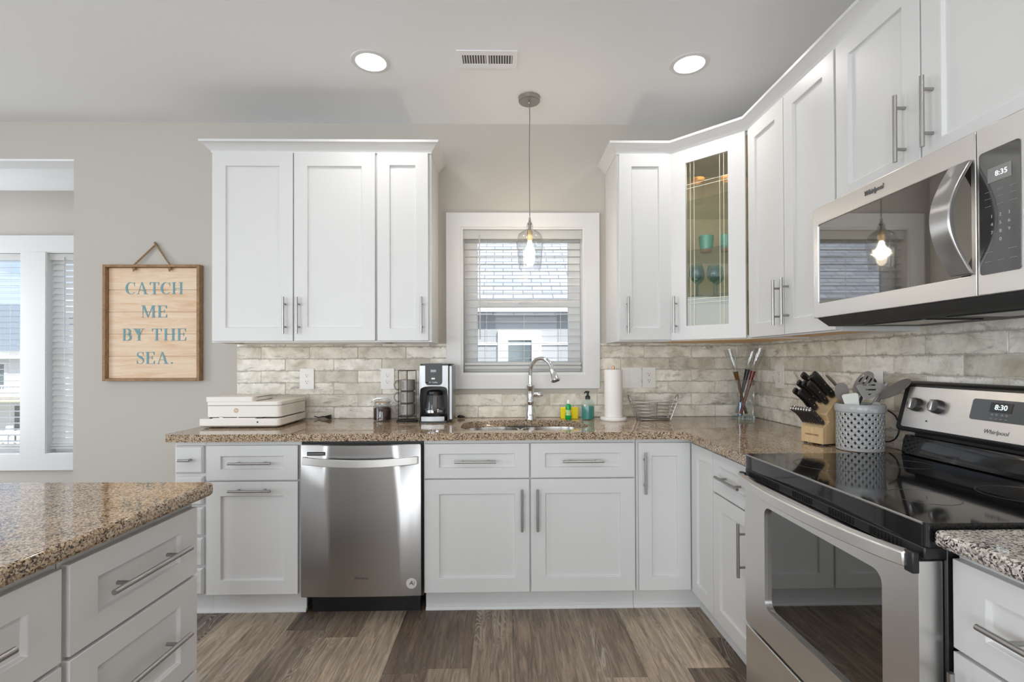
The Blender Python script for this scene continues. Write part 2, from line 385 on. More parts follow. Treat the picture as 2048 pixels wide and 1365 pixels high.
# 2: nook windows share one casing
w2 = struct('window_2', MB().fill([rect(-5.1, -3.0, .339, 2.358), rect(*NW1), rect(*NW2)], NY-.02, NY, 'y'), TRIM, 'white double window in the nook seen through the opening', 'window', bev=.002)
for op in (NW1, NW2):
    a, b_, c, d = op
    build('jamb', MB().fill([rect(a-.001, b_+.001, c-.001, d+.001), rect(a+.006, b_-.006, c+.006, d-.006)], NY-.012, NY+.13, 'y'), TRIM, w2)
    build('sash', MB().fill([rect(a, b_, c, d), rect(a+.05, b_-.05, c+.05, (c+d)/2-.02), rect(a+.05, b_-.05, (c+d)/2+.02, d-.05)], NY+.08, NY+.12, 'y'), TRIM, w2)
    build('pane', MB().box(a+.05, b_-.05, NY+.098, NY+.102, c+.05, d-.05), PANE, w2)
# windows behind the camera
w3 = struct('window_3', MB().fill([rect(-4.2, -1.05, .3, 2.45), *[rect(*q) for q in RW]], YR, YR+.03, 'y'), TRIM, 'white triple window in the wall behind the camera', 'window')
build('pane', MB().box(-4.1, -1.15, YR-.05, YR-.045, .4, 2.35), PANE, w3)
w4 = struct('door_1', MB().fill([rect(-.25, 1.15, .005, 2.35), rect(-.05, .42, .25, 2.15), rect(.48, .95, .25, 2.15)], YR, YR+.04, 'y'), TRIM, 'white glazed double door in the wall behind the camera', 'door')
build('pane', MB().box(-.06, .96, YR-.05, YR-.045, .24, 2.16), PANE, w4)
w5 = struct('window_4', MB().fill([rect(-5.0, -2.2, .4, 2.5), *[rect(-4.9+i*1.325, -4.9+i*1.325+1.275, .5, 2.4) for i in range(2)]], XL, XL+.03, 'x'), TRIM, 'white double window in the side wall beyond the island', 'window')
build('pane', MB().box(XL-.05, XL-.045, -4.9, -2.3, .5, 2.4), PANE, w5)

w6 = struct('added_window', MB().fill([rect(.18, 1.18, .42, 2.28), rect(.26, .66, .5, 2.2), rect(.70, 1.10, .5, 2.2)], XL, XL+.02, 'x'), TRIM, 'unseen white window added in the nook side wall for fill light', 'window')  # unseen window added to give the nook fill an opening
build('pane', MB().box(XL-.05, XL-.045, .26, 1.10, .5, 2.2), PANE, w6)
struct('sun_blocker', MB().box(-6, 4, -10.5, -6.62, 2.75, 2.9), TRIM, 'unseen slab added outside the rear windows to block the sun', 'roof')  # unseen slab added to keep direct sun out of the rear windows

# backsplash
def tiles(mb, u0, u1, z0, z1, phase, put, holes=()):
    H, Wd, g = .0740, .297, .0028
    for r in range(-1, 8):
        za, zb = .912+r*H, .912+(r+1)*H
        a, b_ = max(za, z0), min(zb, z1)
        if b_-a < .004: continue
        off = phase + (0 if r % 2 else Wd/2)
        n = math.floor((u0-off)/Wd)
        while off+n*Wd < u1:
            ua, ub = off+n*Wd, off+(n+1)*Wd; n += 1
            spans = [(max(ua, u0), min(ub, u1))]
            for (h0, h1, hz0) in holes:
                if b_ > hz0+.002:
                    spans = [q for s_ in spans for q in ((s_[0], min(s_[1], h0)), (max(s_[0], h1), s_[1]))]
            for s0, s1 in spans:
                if s1-s0 > .008: put(mb, s0+g/2, s1-g/2, a+g/2, b_-g/2, .009+random.uniform(-.0012, .0012))
bs = struct('tiled_backsplash', MB().fill([[(-1.645, .912), (XR, .912), (XR, 1.374), (.59, 1.374), (.59, 1.09), (-.345, 1.09), (-.345, 1.374), (-1.645, 1.374)]], -.006, 0, 'y').box(XR-.006, XR, -2.72, -.006, .912, 1.43), GROUT, 'weathered cream brick tile backsplash running around the counter corner', 'backsplash')
t_ = MB(); tiles(t_, -1.645, 1.5577, .912, 1.374, -1.198-.297*2, lambda mb, a, b_, c, d, t: mb.box(a, b_, -t, -.003, c, d), [(-.345, .59, 1.09)])
build('tile_facing', t_, TILE, bs, .0012, 1)
t_ = MB(); tiles(t_, .006, 2.72, .912, 1.43, .11, lambda mb, a, b_, c, d, t: mb.box(XR-t, XR-.003, -b_, -a, c, d))
build('tile_facing', t_, TILE, bs, .0012, 1)

# ------------------------------------------------------------------ cabinets
def shaker(root, name, x0, x1, z0, z1, st=.066, t=.02, rec=.011, label=None, st_z=None):
    sz = st_z or st
    mb = MB()
    o = [(x0, z0), (x1, z0), (x1, z1), (x0, z1)]; i = [(x0+st, z0+sz), (x1-st, z0+sz), (x1-st, z1-sz), (x0+st, z1-sz)]
    q = .003
    ii = [(x0+st+q, z0+sz+q), (x1-st-q, z0+sz+q), (x1-st-q, z1-sz-q), (x0+st+q, z1-sz-q)]
    L_ = [[(a, 0, b_) for a, b_ in o], [(a, -t, b_) for a, b_ in o], [(a, -t, b_) for a, b_ in i], [(a, -t+rec, b_) for a, b_ in ii]]
    mb.loft(L_)
    return build(name, mb, WHITE, root, .0015, 2, label=label)
def slab(root, name, x0, x1, z0, z1, t=.02, inset=.008):
    mb = MB(); o = [(x0, z0), (x1, z0), (x1, z1), (x0, z1)]; i = [(x0+inset, z0+inset), (x1-inset, z0+inset), (x1-inset, z1-inset), (x0+inset, z1-inset)]
    mb.loft([[(a, 0, b_) for a, b_ in o], [(a, -t+.008, b_) for a, b_ in o], [(a, -t, b_) for a, b_ in i]])
    return build(name, mb, WHITE, root, .001)
def pull(door, cx, cz, L, vert, y=-.02, r=.0062, posts=2):
    mb = MB(); so = .032; h = L/2
    P = (lambda s: (cx, y-so, cz+s)) if vert else (lambda s: (cx+s, y-so, cz))
    mb.tube([P(-h), P(h)], r, 12)
    for s in ((-h*.62, h*.62) if posts == 2 else (h*.55,)):
        a = P(s); mb.tube([(a[0], y+.0005, a[2]), (a[0], y-so, a[2])], r*.8, 10)
    return build('handle', mb, NICKEL, door, label='brushed nickel bar handle')
def basecab(name, label, cat, loc, rz, W_, D=.60, toe=True, hollow=False, group=None, H=.874):
    r = thing(name, label, cat, loc, rz, group)
    cb = MB()
    if hollow:
        t = .018
        cb.box(0, t, 0, D, .112, H).box(W_-t, W_, 0, D, .112, H).box(t, W_-t, 0, D, .112, .13).box(t, W_-t, D-t, D, .13, H)
        cb.box(t, W_-t, 0, .010, .845, .872).box(t, W_-t, 0, .010, .66, .70).box(W_/2-.02, W_/2+.02, 0, .010, .13, .66).box(t, W_-t, .0005, .009, .13, .845)
    else: cb.box(0, W_, 0, D, .112, H)
    build('carcass', cb, WHITE, r, .001)
    if toe:
        build('toe_kick', MB().box(0, W_, .06, .075, 0, .111), WHITE, r)
        sh = MB().sweep([(0, .06), (W_, .06)], [(0, .0), (.012, 0), (.0115, .008), (.008, .014), (0, .018)])
        build('shoe_molding', sh, WHITE, r)
    return r
YF = -.61
c = basecab('drawer_tower', 'narrow white stack of five small drawers at the counter end beside the opening', 'cabinet', (-1.623, YF, 0), 0, .152)
for i, (a, b_) in enumerate(((.717, .853), (.561, .702), (.411, .551), (.262, .402), (.122, .253))):
    d = slab(c, 'drawer', .010, .146, a, b_)
    pull(d, .072, (a+b_)/2+.002, .055, False, posts=1)
c = basecab('trash_cabinet', 'white base cabinet with a drawer over a pull-out door between drawer stack and dishwasher', 'cabinet', (-1.470, YF, 0), 0, .468)
d = shaker(c, 'drawer', .010, .456, .683, .853, st=.070, st_z=.052); pull(d, .234, .770, .205, False)
d = shaker(c, 'pull_out_door', .010, .456, .122, .675, st=.070); pull(d, .234, .636, .205, False)
c = basecab('sink_cabinet', 'wide white sink cabinet with two false drawers above two doors', 'cabinet', (-.398, YF, 0), 0, 1.058, hollow=True)
d = shaker(c, 'false_drawer', .006, .524, .685, .855, st=.072, st_z=.05); pull(d, .258, .770, .204, False)
d = shaker(c, 'false_drawer', .532, 1.050, .685, .855, st=.072, st_z=.05); pull(d, .790, .769, .204, False)
d = shaker(c, 'door', .006, .524, .120, .678, st=.072); pull(d, .487, .530, .206, True)
d = shaker(c, 'door', .532, 1.050, .120, .678, st=.072); pull(d, .564, .530, .206, True)
# corner unit: one door on each leg of the L
c = thing('corner_base_cabinet', 'white corner base cabinet with two doors meeting in the inside corner', 'cabinet', (.662, YF, 0))
build('carcass', MB().fill([[(0, 0), (.291, 0), (.291, -.275), (.892, -.275), (.892, .60), (0, .60)]], .112, .874), WHITE, c, .001)
build('toe_kick', MB().fill([[(0, .06), (.351, .06), (.351, -.275), (.37, -.275), (.37, .08), (0, .08)]], 0, .111), WHITE, c)
build('shoe_molding', MB().sweep([(0, .06), (.351, .06), (.351, -.275)], [(0, .0), (.012, 0), (.0115, .008), (.008, .014), (0, .018)]), WHITE, c)
d = shaker(c, 'door', .010, .270, .120, .854, st=.066); pull(d, .037, .708, .204, True)
r2 = Matrix.Rotation(-pi/2, 4, 'Z'); 
d2 = shaker(c, 'door', 0, .243, .120, .854, st=.062); d2.data.transform(Matrix.Translation((.291, -.030, 0)) @ r2)
XF = .953
c = basecab('drawer_door_cabinet', 'white base cabinet with one drawer and one door just beyond the range', 'cabinet', (XF, -.886, 0), -pi/2, .386)
d = shaker(c, 'drawer', .005, .372, .683, .854, st=.062, st_z=.05); pull(d, .20, .765, .204, False)
d = shaker(c, 'door', .005, .372, .120, .676, st=.062); pull(d, .305, .530, .206, True)
c = basecab('near_base_cabinet', 'white base cabinet under the short countertop on the near side of the range', 'cabinet', (XF, -2.062, 0), -pi/2, .50)
d = shaker(c, 'drawer', .006, .494, .668, .852, st=.070, st_z=.05); pull(d, .24, .755, .30, False)
d = shaker(c, 'door', .006, .494, .120, .660, st=.070); pull(d, .035, .53, .206, True)

def wallcab(name, label, loc, rz, W_, D=.303, z0=1.372, H=1.058, panel=True):
    r = thing(name, label, 'cabinet', (loc[0], loc[1], z0), rz)
    build('carcass', MB().box(0, W_, 0, D, .012, H), WHITE, r, .001)
    if panel:
        build('light_rail', MB().fill([rect(0, W_, 0, D), rect(.02, W_-.02, .02, D-.02)], 0, .012), WHITE, r)
        build('underside', MB().box(.02, W_-.02, .02, D-.02, .009, .0118), MAPLE, r, label='unpainted maple underside')
    return r
Y2 = -.305
c = wallcab('wall_cabinet', 'two-door white wall cabinet above the printer', (-1.621, Y2), 0, .912)
d = shaker(c, 'door', .010, .454, .008, 1.056, st=.074); pull(d, .414, .148, .203, True)
d = shaker(c, 'door', .460, .908, .008, 1.056, st=.074); pull(d, .488, .148, .203, True)
c = wallcab('wall_cabinet', 'narrow single-door white wall cabinet above the coffee maker', (-.708, Y2), 0, .306)
d = shaker(c, 'door', .008, .290, .008, 1.056, st=.068); pull(d, .256, .148, .203, True)
c = wallcab('wall_cabinet', 'narrow single-door white wall cabinet just to the right of the sink window', (.642, Y2), 0, .310)
d = shaker(c, 'door', .012, .306, .008, 1.056, st=.070); pull(d, .053, .147, .203, True)
XU = 1.2565
c = wallcab('wall_cabinet', 'tall two-door white wall cabinet between the glass corner cabinet and the microwave', (XU, -.612), -pi/2, .660, D=.298)
d = shaker(c, 'door', .006, .318, .006, 1.056, st=.066); pull(d, .288, .150, .203, True)
d = shaker(c, 'door', .324, .654, .006, 1.056, st=.066); pull(d, .354, .150, .203, True)
c = wallcab('wall_cabinet', 'short two-door white wall cabinet mounted above the microwave', (XU, -1.274), -pi/2, .764, D=.298, z0=1.825, H=.605, panel=False)
d = shaker(c, 'door', .004, .372, .004, .603, st=.066); pull(d, .318, .150, .205, True)
d = shaker(c, 'door', .378, .758, .004, .603, st=.066); pull(d, .416, .155, .205, True)

# diagonal corner cabinet with glass door
c = thing('corner_wall_cabinet', 'diagonal white corner wall cabinet with a glass door showing glassware', 'cabinet', (.954, -.305, 1.372))
FP = [(0, 0), (.302, -.307), (.598, -.307), (.598, .300), (0, .300)]
def inset(P, d):
    n = len(P); out = []
    for i in range(n):
        a, b_, q = Vector(P[i-1]), Vector(P[i]), Vector(P[(i+1) % n])
        d1 = (b_-a).normalized(); d2_ = (q-b_).normalized(); n1 = Vector((-d1.y, d1.x)); n2 = Vector((-d2_.y, d2_.x))
        nn = (n1+n2).normalized(); nn = nn/nn.dot(n1); out.append(tuple(b_+nn*d))
    return out
ca = MB()
ca.box(0, .016, 0, .30, .02, 1.04).box(0, .598, .285, .30, .02, 1.04).box(.583, .598, -.307, .285, .02, 1.04).box(.302, .583, -.307, -.292, .02, 1.04)
build('carcass', ca, INNER, c)
build('bottom_panel', MB().fill([FP], .002, .02), WHITE, c); build('top_panel', MB().fill([FP], 1.04, 1.058), WHITE, c)
build('underside', MB().fill([inset(FP, .03)], -.001, .0019), MAPLE, c, label='unpainted maple underside')
build('fill_puck', MB().lathe([(.030, 1.0395), (.030, 1.030), (.026, 1.028), (.001, 1.028)], (.21, -.15, 0), 24), emit('fill_puck_glow', (1, .88, .68), 3.0), c, label='small round light added to brighten the cabinet')
lamp('cabinet_fill', 'AREA', (1.164, -.455, 1.372+1.026), (0, 0, 0), .55, (1, .90, .76), .06, shape='DISK')  # disc and lamp added to brighten the dark cabinet interior
SHP = inset(FP, .022)
for z in (.247, .500, .777): build('shelf', MB().fill([SHP], z-.004, z+.004), GREENGL, c, label='clear glass shelf')
DL = math.hypot(.302, .307); dM = Matrix.Rotation(math.atan2(-.307, .302), 4, 'Z')
dr = build('door', MB().fill([rect(.006, DL-.022, .006, 1.056), rect(.094, DL-.108, .082, .980)], -.02, 0, 'y').xf(dM), WHITE, c, .0015)
build('glass_pane', MB().box(.090, DL-.104, -.011, -.008, .078, .984).xf(dM), GLASS, dr)
et = MB()
for xx in (.118, .139, DL-.132-.021, DL-.132): et.box(xx-.0011, xx+.0011, -.0122, -.0112, .084, .978)
for zz in (.205, .226, .838, .860): et.box(.096, DL-.110, -.0122, -.0112, zz-.0011, zz+.0011)
build('etched_lines', et.xf(dM), mat('etched_glass', (.9, .88, .72), .5), dr, label='pale double lines etched on the glass')
h = pull(dr, .038, .147, .203, True); h.data.transform(dM)

# crown moldings
CP = [(-.012, 0), (.002, 0), (.004, .010), (.012, .018), (.022, .030), (.038, .043), (.046, .046), (.047, .058), (-.012, .058)]
zc_ = 2.424
build_ = lambda path: MB().sweep(path, [(a, b_+zc_+.0065) for a, b_ in CP])
tag(build('crown_molding', build_([(-1.621, -.001), (-1.621, -.312), (-.402, -.312), (-.402, -.001)]), WHITE), 'white crown molding capping the wall cabinets left of the sink window', 'molding')
tag(build('crown_molding', build_([(.642, -.001), (.642, -.312), (.948, -.312), (1.248, -.617), (1.248, -2.04)]), WHITE), 'white crown molding bending round the corner wall cabinets on the right', 'molding')

# ------------------------------------------------------------------ countertops and sink
ZT, ZB = .912, .8755
def arc(cx, cy, r, a0, a1, n=6): return [(cx+r*cos(R(a0+(a1-a0)*k/n)), cy+r*sin(R(a0+(a1-a0)*k/n))) for k in range(n+1)]
out = [(-1.655, -.0105)] + arc(-1.655+.03, -.655+.03, .03, 180, 270) + arc(.895-.05, -.655-.05, .05, 90, 0) + [(.895, -1.272), (XR-.0105, -1.272), (XR-.0105, -.0105)]
hole = arc(-.11, -.30, .12, 180, 90) + arc(.08, -.15, .03, 90, 90, 1) + arc(.30, -.29, .14, 90, 30) + arc(.40, -.42, .07, 20, -60) + arc(.30, -.47, .10, -75, -90) + arc(-.10, -.44, .13, -90, -180)
tag(build('countertop', MB().fill([out, hole[::-1]], ZB, ZT), GRANITE, None, .012, 3), 'brown speckled granite countertop running under the window and round the corner to the range', 'countertop')
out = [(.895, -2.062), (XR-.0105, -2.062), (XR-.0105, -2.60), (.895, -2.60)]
tag(build('countertop', MB().fill([out], ZB, ZT), GRANITE_DAYLIT, None, .012, 3), 'short piece of speckled granite countertop, greyed by a painted daylight cast, on the near side of the range', 'countertop')
SINK = steel('sink_steel', (.62, .60, .57), .22, 'x')
c = thing('kitchen_sink', 'stainless double bowl undermount sink set in the granite under the window', 'sink', (.1, -.36, .675))
def bowl(x0, x1, y0, y1, r, z0, z1, name):
    L3 = lambda l, z: [(a, b_, z) for a, b_ in l]
    i1, i2, i3 = rrect(x0, x1, y0, y1, r), rrect(x0+.012, x1-.012, y0+.012, y1-.012, r*.9), rrect(x0+.05, x1-.05, y0+.05, y1-.05, r*.6)
    o1 = rrect(x0-.014, x1+.014, y0-.014, y1+.014, r+.014)
    return build(name, MB().loft([L3(o1, z1-.003), L3(o1, z1), L3(i1, z1), L3(i2, z0+.03), L3(i3, z0)], False, True), SINK, c, W=True)
bowl(-.222, .078, -.582, -.158, .10, .69, ZB-.0005, 'bowl'); bowl(.108, .452, -.575, -.165, .12, .72, ZB-.0005, 'bowl')
for a, b_ in ((-.07, .69), (.28, .72)): build('drain', MB().lathe([(.001, .003), (.038, .003), (.042, 0)], (a, -.36, b_)), CHROME, c, W=True)

# ------------------------------------------------------------------ island
IA = R(-1.25); IX, IY = -.852, -1.603
ir = Matrix.Translation((IX, IY, 0)) @ Matrix.Rotation(IA, 4, 'Z')
o = build('island_countertop', MB().fill([arc(-.02, -.02, .02, 90, 0) + [(0, -1.55), (-1.05, -1.55), (-1.05, 0)]], ZB, ZT), GRANITE, None, .010, 3)
o.matrix_basis = ir; tag(o, 'polished speckled granite top of the island in the near left', 'countertop')
def island(name, label, y0, W_, fronts):
    p = ir @ Vector((-.045, y0, 0))
    r = basecab(name, label, 'cabinet', p, pi/2+IA, W_, D=.9, toe=True)
    for k_, (a, b_) in enumerate(fronts):
        d = shaker(r, 'drawer', .007, W_-.007, a, b_, st=.070, st_z=.054); pull(d, W_/2, (a+b_)/2+.004, .26 if W_ < .5 else .34, False)
island('island_cabinet', 'white three-drawer stack at the far end of the island', -.460, .420, ((.664, .852), (.394, .656), (.122, .386)))
island('island_cabinet', 'white drawer unit of the island cut by the photo\'s left edge', -1.065, .602, ((.664, .852), (.394, .656), (.122, .386)))

# ------------------------------------------------------------------ dishwasher
c = thing('dishwasher', 'stainless steel dishwasher with a bowed bar handle under the granite counter', 'dishwasher', (-1.000, -.61, 0))
build('tub', MB().box(.003, .598, .0, .58, .10, .872), BLACK, c)
build('kick_plate', MB().box(.03, .575, .05, .07, .0, .099), BLACK, c)
L_ = []
nq = 12
for zz in (.112, .116, .852, .858):
    e = .003 if zz in (.112, .858) else 0
    L_.append([(.010, -.012, zz), (.590, -.012, zz)] + [(.592-e-(.584-2*e)*k_/nq, -.036+e-.007*sin(pi*k_/nq)*(1-.5*e/.003), zz) for k_ in range(nq+1)])
dd = build('door', MB().loft(L_), STEELV, c, label='brushed stainless door')
hp = MB(); L_ = []
for k_ in range(17):
    s_ = k_/16; xx = .020+.560*s_; yy = -.048-.030*sin(pi*s_)**.8; zc2 = .782-.012*sin(pi*s_)
    h_ = .018
    L_.append([(xx, yy-.008, zc2-h_), (xx, yy-.008, zc2+h_), (xx, yy+.004, zc2+h_), (xx, yy+.004, zc2-h_)])
hp.loft(L_).box(.020, .040, -.050, -.036, .765, .799).box(.560, .580, -.050, -.036, .765, .799)
build('handle', hp, STEEL, dd, .002, label='bowed stainless bar handle')
build('vent', MB().box(.040, .128, -.0445, -.036, .806, .823), BLACK, dd).data.transform(T(0, .002, 0))
build('vent_bar', MB().box(.043, .125, -.0450, -.043, .812, .817), NICKEL, dd)
LOGO = mat('logo_grey', (.16, .16, .16), .4); INK = mat('dark_print', (.05, .05, .05), .5)
text('logo', 'Whirlpool', .016, INK, dd, T(.302, -.0435, .206) @ FRONT, .0008, shear=.25, width=.066)
st_ = build('sticker', MB().lathe([(.026, 0), (.026, .0012)], n=32).xf(T(.546, -.0375, .177) @ FRONT), mat('sticker_grey', (.62, .61, .6), .4), dd, label='round grey sticker with black figures')
text('sticker_mark', 'Ai', .030, BLACK, st_, T(.547, -.0392, .178) @ FRONT, .0003, shear=.2)

# ------------------------------------------------------------------ range
c = thing('electric_range', 'freestanding stainless electric range with a black glass cooktop', 'stove', (.905, -1.277, 0), -pi/2)
RWd = .780
build('body', MB().box(.003, RWd-.003, .03, .64, .03, .868), BLACK, c, .002)
build('base', MB().box(.03, RWd-.03, .06, .60, 0, .03), BLACK, c)
ct = build('cooktop', MB().fill([rrect(0, RWd, -.018, .60, .012)], .870, .921), BLKGL, c, .006, 3, label='black ceramic glass cooktop with glossy rim')
ringm = mat('burner_ring', (.06, .06, .06), .2)
for bx, by, br in ((.20, .16, .10), (.58, .15, .075), (.20, .42, .075), (.57, .42, .095)):
    build('burner_ring', MB().lathe([(br, .0), (br, .0004), (br-.003, .0004), (br-.003, 0)], (bx, by, .921), 48, False, False), ringm, ct)
build('rim_strip', MB().tube([(.008, -.0175, .919), (RWd-.008, -.0175, .919)], .003, 8), NICKEL, ct)
build('vent_trim', MB().box(.004, RWd-.004, -.018, .03, .842, .869), BLACK, c, .003)
SLB = mat('slot_black', (.002, .002, .002), .9)
for g0 in (.13, .30, .47, .62):
    vs = MB()
    for k_ in range(9): vs.box(g0+k_*.011, g0+k_*.011+.006, -.0195, -.017, .846, .864)
    build('vent_grille', vs, SLB, c)
DX0, DX1 = .012, RWd-.012
door = build('oven_door', MB().fill([rrect(DX0, DX1, .318, .838, .004), rrect(.145, RWd-.115, .425, .770, .03)], -.024, .028, 'y'), STEEL, c, .003, label='stainless oven door with a wide window')
build('oven_window', MB().box(.140, RWd-.110, -.012, -.004, .420, .775), mat('oven_glass', (.17, .17, .165), .03, 1), door, label='dark glass window')
L_ = []
for k_ in range(21):
    s_ = k_/20; xx = .006+(RWd-.03)*s_; yy = -.036-.045*sin(pi*s_)**.7
    L_.append([(xx, yy-.012, .821), (xx, yy-.012, .852), (xx, yy+.008, .857), (xx, yy+.008, .821)])
build('handle', MB().loft(L_), STEEL, door, .003, label='wide bowed stainless handle')
build('handle_end', MB().box(RWd-.030, RWd-.006, -.042, -.026, .812, .858), BLACK, door, .003); build('handle_end', MB().box(.004, .03, -.042, -.026, .812, .858), BLACK, door, .003)
dw = build('storage_drawer', MB().box(DX0, DX1, -.024, .028, .045, .306), STEEL, c, .003, label='stainless storage drawer')
# riser and backguard
build('riser', MB().loft([[(xx, .555, .9215), (xx, .563, .975), (xx, .572, .992), (xx, .625, .992), (xx, .64, .9215)] for xx in (.012, RWd-.012)]), BLKGL, c, .004)
build('neck', MB().box(.04, RWd-.04, .585, .64, .988, 1.03), BLACK, c)
tilt = lambda yb, zb, s_: (yb+.22*s_, zb+s_)
bgp = [(.555, 1.005), (.548, 1.018), (.590, 1.178), (.602, 1.186), (.645, 1.186), (.645, 1.005)]
bgd = build('backguard', MB().loft([[(xx, a, b_) for a, b_ in bgp] for xx in (-.004, RWd+.004)]), BLACK, c, .005, 3)
# tilted face frame: origin at (0,.548,1.018) direction up (0,.042,.160)
an = math.atan2(.042, .160); fM = T(0, .548, 1.018) @ Matrix.Rotation(-an, 4, 'X')
fL = math.hypot(.042, .160)
build('control_face', MB().fill([rrect(.022, RWd-.022, .006, fL-.012, .008)], -.0025, .002, 'y').xf(fM), STEEL, bgd, label='stainless control face')
for kx in (.072, .157, RWd-.157, RWd-.072):
    kb = build('knob', MB().lathe([(.024, 0), (.024, .012), (.021, .022), (.001, .022)], n=28).xf(fM @ T(kx, -.002, .088) @ FRONT), mat('knob_dark', (.10, .095, .09), .3, .6), bgd)
    build('knob_grip', MB().box(-.006, .006, -.020, .020, .012, .032).xf(fM @ T(kx, -.002, .088) @ FRONT), NICKEL, kb, .003)
dp = build('display', MB().fill([rrect(.275, .505, .062, .128, .008)], -.0045, -.002, 'y').xf(fM), mat('display_black', (.10, .105, .11), .1), bgd, label='dark glass display panel')
build('readout', MB().box(.335, .400, -.006, -.0042, .090, .120).xf(fM), mat('lcd', (.015, .018, .02), .2), dp)
text('digits', '8:30', .022, emit('digit_glow', (.75, .95, 1), 1.6), dp, fM @ T(.368, -.0066, .105) @ FRONT, .0003)
text('button_marks', 'o  o   o  o\n--  --  --  --', .012, mat('print_grey', (.4, .4, .4), .5), dp, fM @ T(.366, -.0048, .078) @ FRONT, .0002)
text('logo', 'Whirlpool', .018, LOGO, bgd, fM @ T(.366, -.0028, .030) @ FRONT, .0005, shear=.2)
build('indicator', MB().lathe([(.0025, 0), (.0025, .002)], n=12).xf(fM @ T(.125, -.0025, .035) @ FRONT), BLACK, bgd)

# ------------------------------------------------------------------ microwave
MZ = 1.419; MXF = 1.149
c = thing('microwave', 'stainless over-the-range microwave hanging under the short wall cabinet', 'microwave', (MXF, -1.276, MZ), -pi/2)
MWd, MH = .756, .402
build('case', MB().box(.002, MWd-.002, .030, .402, .006, MH), mat('case_grey', (.08, .08, .08), .5), c)
bt = MB().loft([[(xx, .008, -.001), (xx, .05, -.030), (xx, .40, -.030), (xx, .40, .006), (xx, .03, .006)] for xx in (.01, MWd-.01)])
build('bottom_grille', bt, mat('grille_dark', (.05, .05, .05), .5), c)
bl = MB()
for xx in (.10, .42): bl.fill([rrect(xx, xx+.25, .11, .30, .01), rrect(xx+.012, xx+.238, .122, .288, .008)], -.034, -.0302)
build('filter_frame', bl, BLACK, c); build('filter_screen', MB().box(.11, .34, .12, .29, -.0325, -.0302).box(.43, .66, .12, .29, -.0325, -.0302), NICKEL, c)
dr = build('door', MB().fill([rect(0, .630, 0, MH), rrect(.028, .6299-.012, .052, .338, .008)], .0, .028, 'y'), STEEL, c, .002, label='stainless door with a dark window')
build('door_window', MB().box(.026, .620, .004, .012, .050, .340), mat('mw_glass', (.30, .295, .29), .025, 1), dr, label='dark glossy window')
cpn = build('control_panel', MB().fill([rect(.633, MWd, 0, MH)], .0, .028, 'y'), STEEL, c, .002, label='stainless control column')
gl = build('keypad', MB().fill([rrect(.640, .735, .048, .340, .008)], -.0015, .001, 'y'), mat('keypad_glass', (.15, .15, .15), .06, .8), cpn, label='dark glass keypad')
build('display', MB().box(.662, .716, -.0026, -.0015, .262, .296), mat('lcd_grey', (.25, .25, .24), .2), gl)
text('digits', '8:35', .017, emit('mw_digits', (.85, .93, 1), 1.4), gl, T(.694, -.0029, .279) @ FRONT, .0002)
PR = mat('key_print', (.50, .50, .50), .4)
rows_ = ['1  2  3', '4  5  6', '7  8  9', '0']
for i, t_ in enumerate(rows_): text('key_print', t_, .011, PR, gl, T(.690, -.0018, .182-.019*i) @ FRONT, .0002, spacing=1.5)
for i, t_ in enumerate(['---   ---   ---', '---   ---   ---', '---   ---   ---', '---      ---', '---   ---   ---']):
    text('key_label', t_, .0050, PR, gl, T(.690, -.0018, (.242, .226, .208, .100, .078)[i]) @ FRONT, .0002, width=.072)
L_ = []
for k_ in range(25):
    s_ = k_/24; zz = .055+.280*s_; yy = -.006-.054*sin(pi*s_)
    wv_ = .025
    L_.append([(.600-wv_, yy-.010, zz), (.600+wv_, yy-.004, zz), (.600+wv_, yy+.008, zz), (.600-wv_, yy+.004, zz)])
build('handle', MB().loft(L_), STEELV, dr, .003, label='bowed stainless strap handle')
text('logo', 'Whirlpool', .022, LOGO, dr, T(.300, -.0008, .372) @ FRONT, .0015, shear=.25, width=.078)

# ------------------------------------------------------------------ ceiling fixtures
def recessed(x, y, label, power):
    c = thing('recessed_light', label, 'light', (x, y, ZC), group='recessed ceiling lights')
    build('trim_ring', MB().lathe([(.072, -.001), (.074, -.006), (.094, -.004), (.097, -.0005)], n=48, cap0=False, cap1=False), TRIM, c)
    build('lens', MB().lathe([(.001, -.003), (.073, -.003), (.073, -.001)], n=48), emit('lens_glow', (1, .97, .93), 6.0), c, label='glowing white lens')
    l = lamp('downward_beam', 'AREA', (x, y, ZC-.012), (0, 0, 0), power, (1, .96, .91), .14, shape='DISK'); l.data.spread = R(150)
recessed(-.650, -.640, 'glowing round recessed ceiling light above the dishwasher side of the counter', 2.2)
recessed(.935, -.640, 'glowing round recessed ceiling light by the corner cabinets', 2.2)
for x, y, q in ((-.65, -2.9, 'island'), (.935, -2.9, 'range'), (-2.6, -3.6, 'dining')): lamp('downward_beam', 'AREA', (x, y, ZC-.012), (0, 0, 0), 3.5, (1, .96, .91), .14, shape='DISK').data.spread = R(150)  # unseen beams added for room light, with no fixtures built

c = thing('ceiling_vent', 'white rectangular ceiling air vent with two banks of louvers', 'vent', (-.073, -.668, ZC))
build('frame', MB().fill([rect(-.148, .148, -.072, .072), rect(-.122, -.006, -.036, .036), rect(.006, .122, -.036, .036)], -.006, -.0003), CEIL, c, .002)
build('backing', MB().box(-.125, .125, -.040, .040, -.0010, -.0004), DARK, c)
lv = MB()
for s_ in (-.122, .006):
    for k_ in range(9):
        xx = s_+.008+k_*.0128; lv.add([(xx-.004, -.036, -.005), (xx-.004, .036, -.005), (xx+.003, .036, -.0012), (xx+.003, -.036, -.0012)], [(0, 1, 2, 3)])
build('louver', lv, TRIM, c)

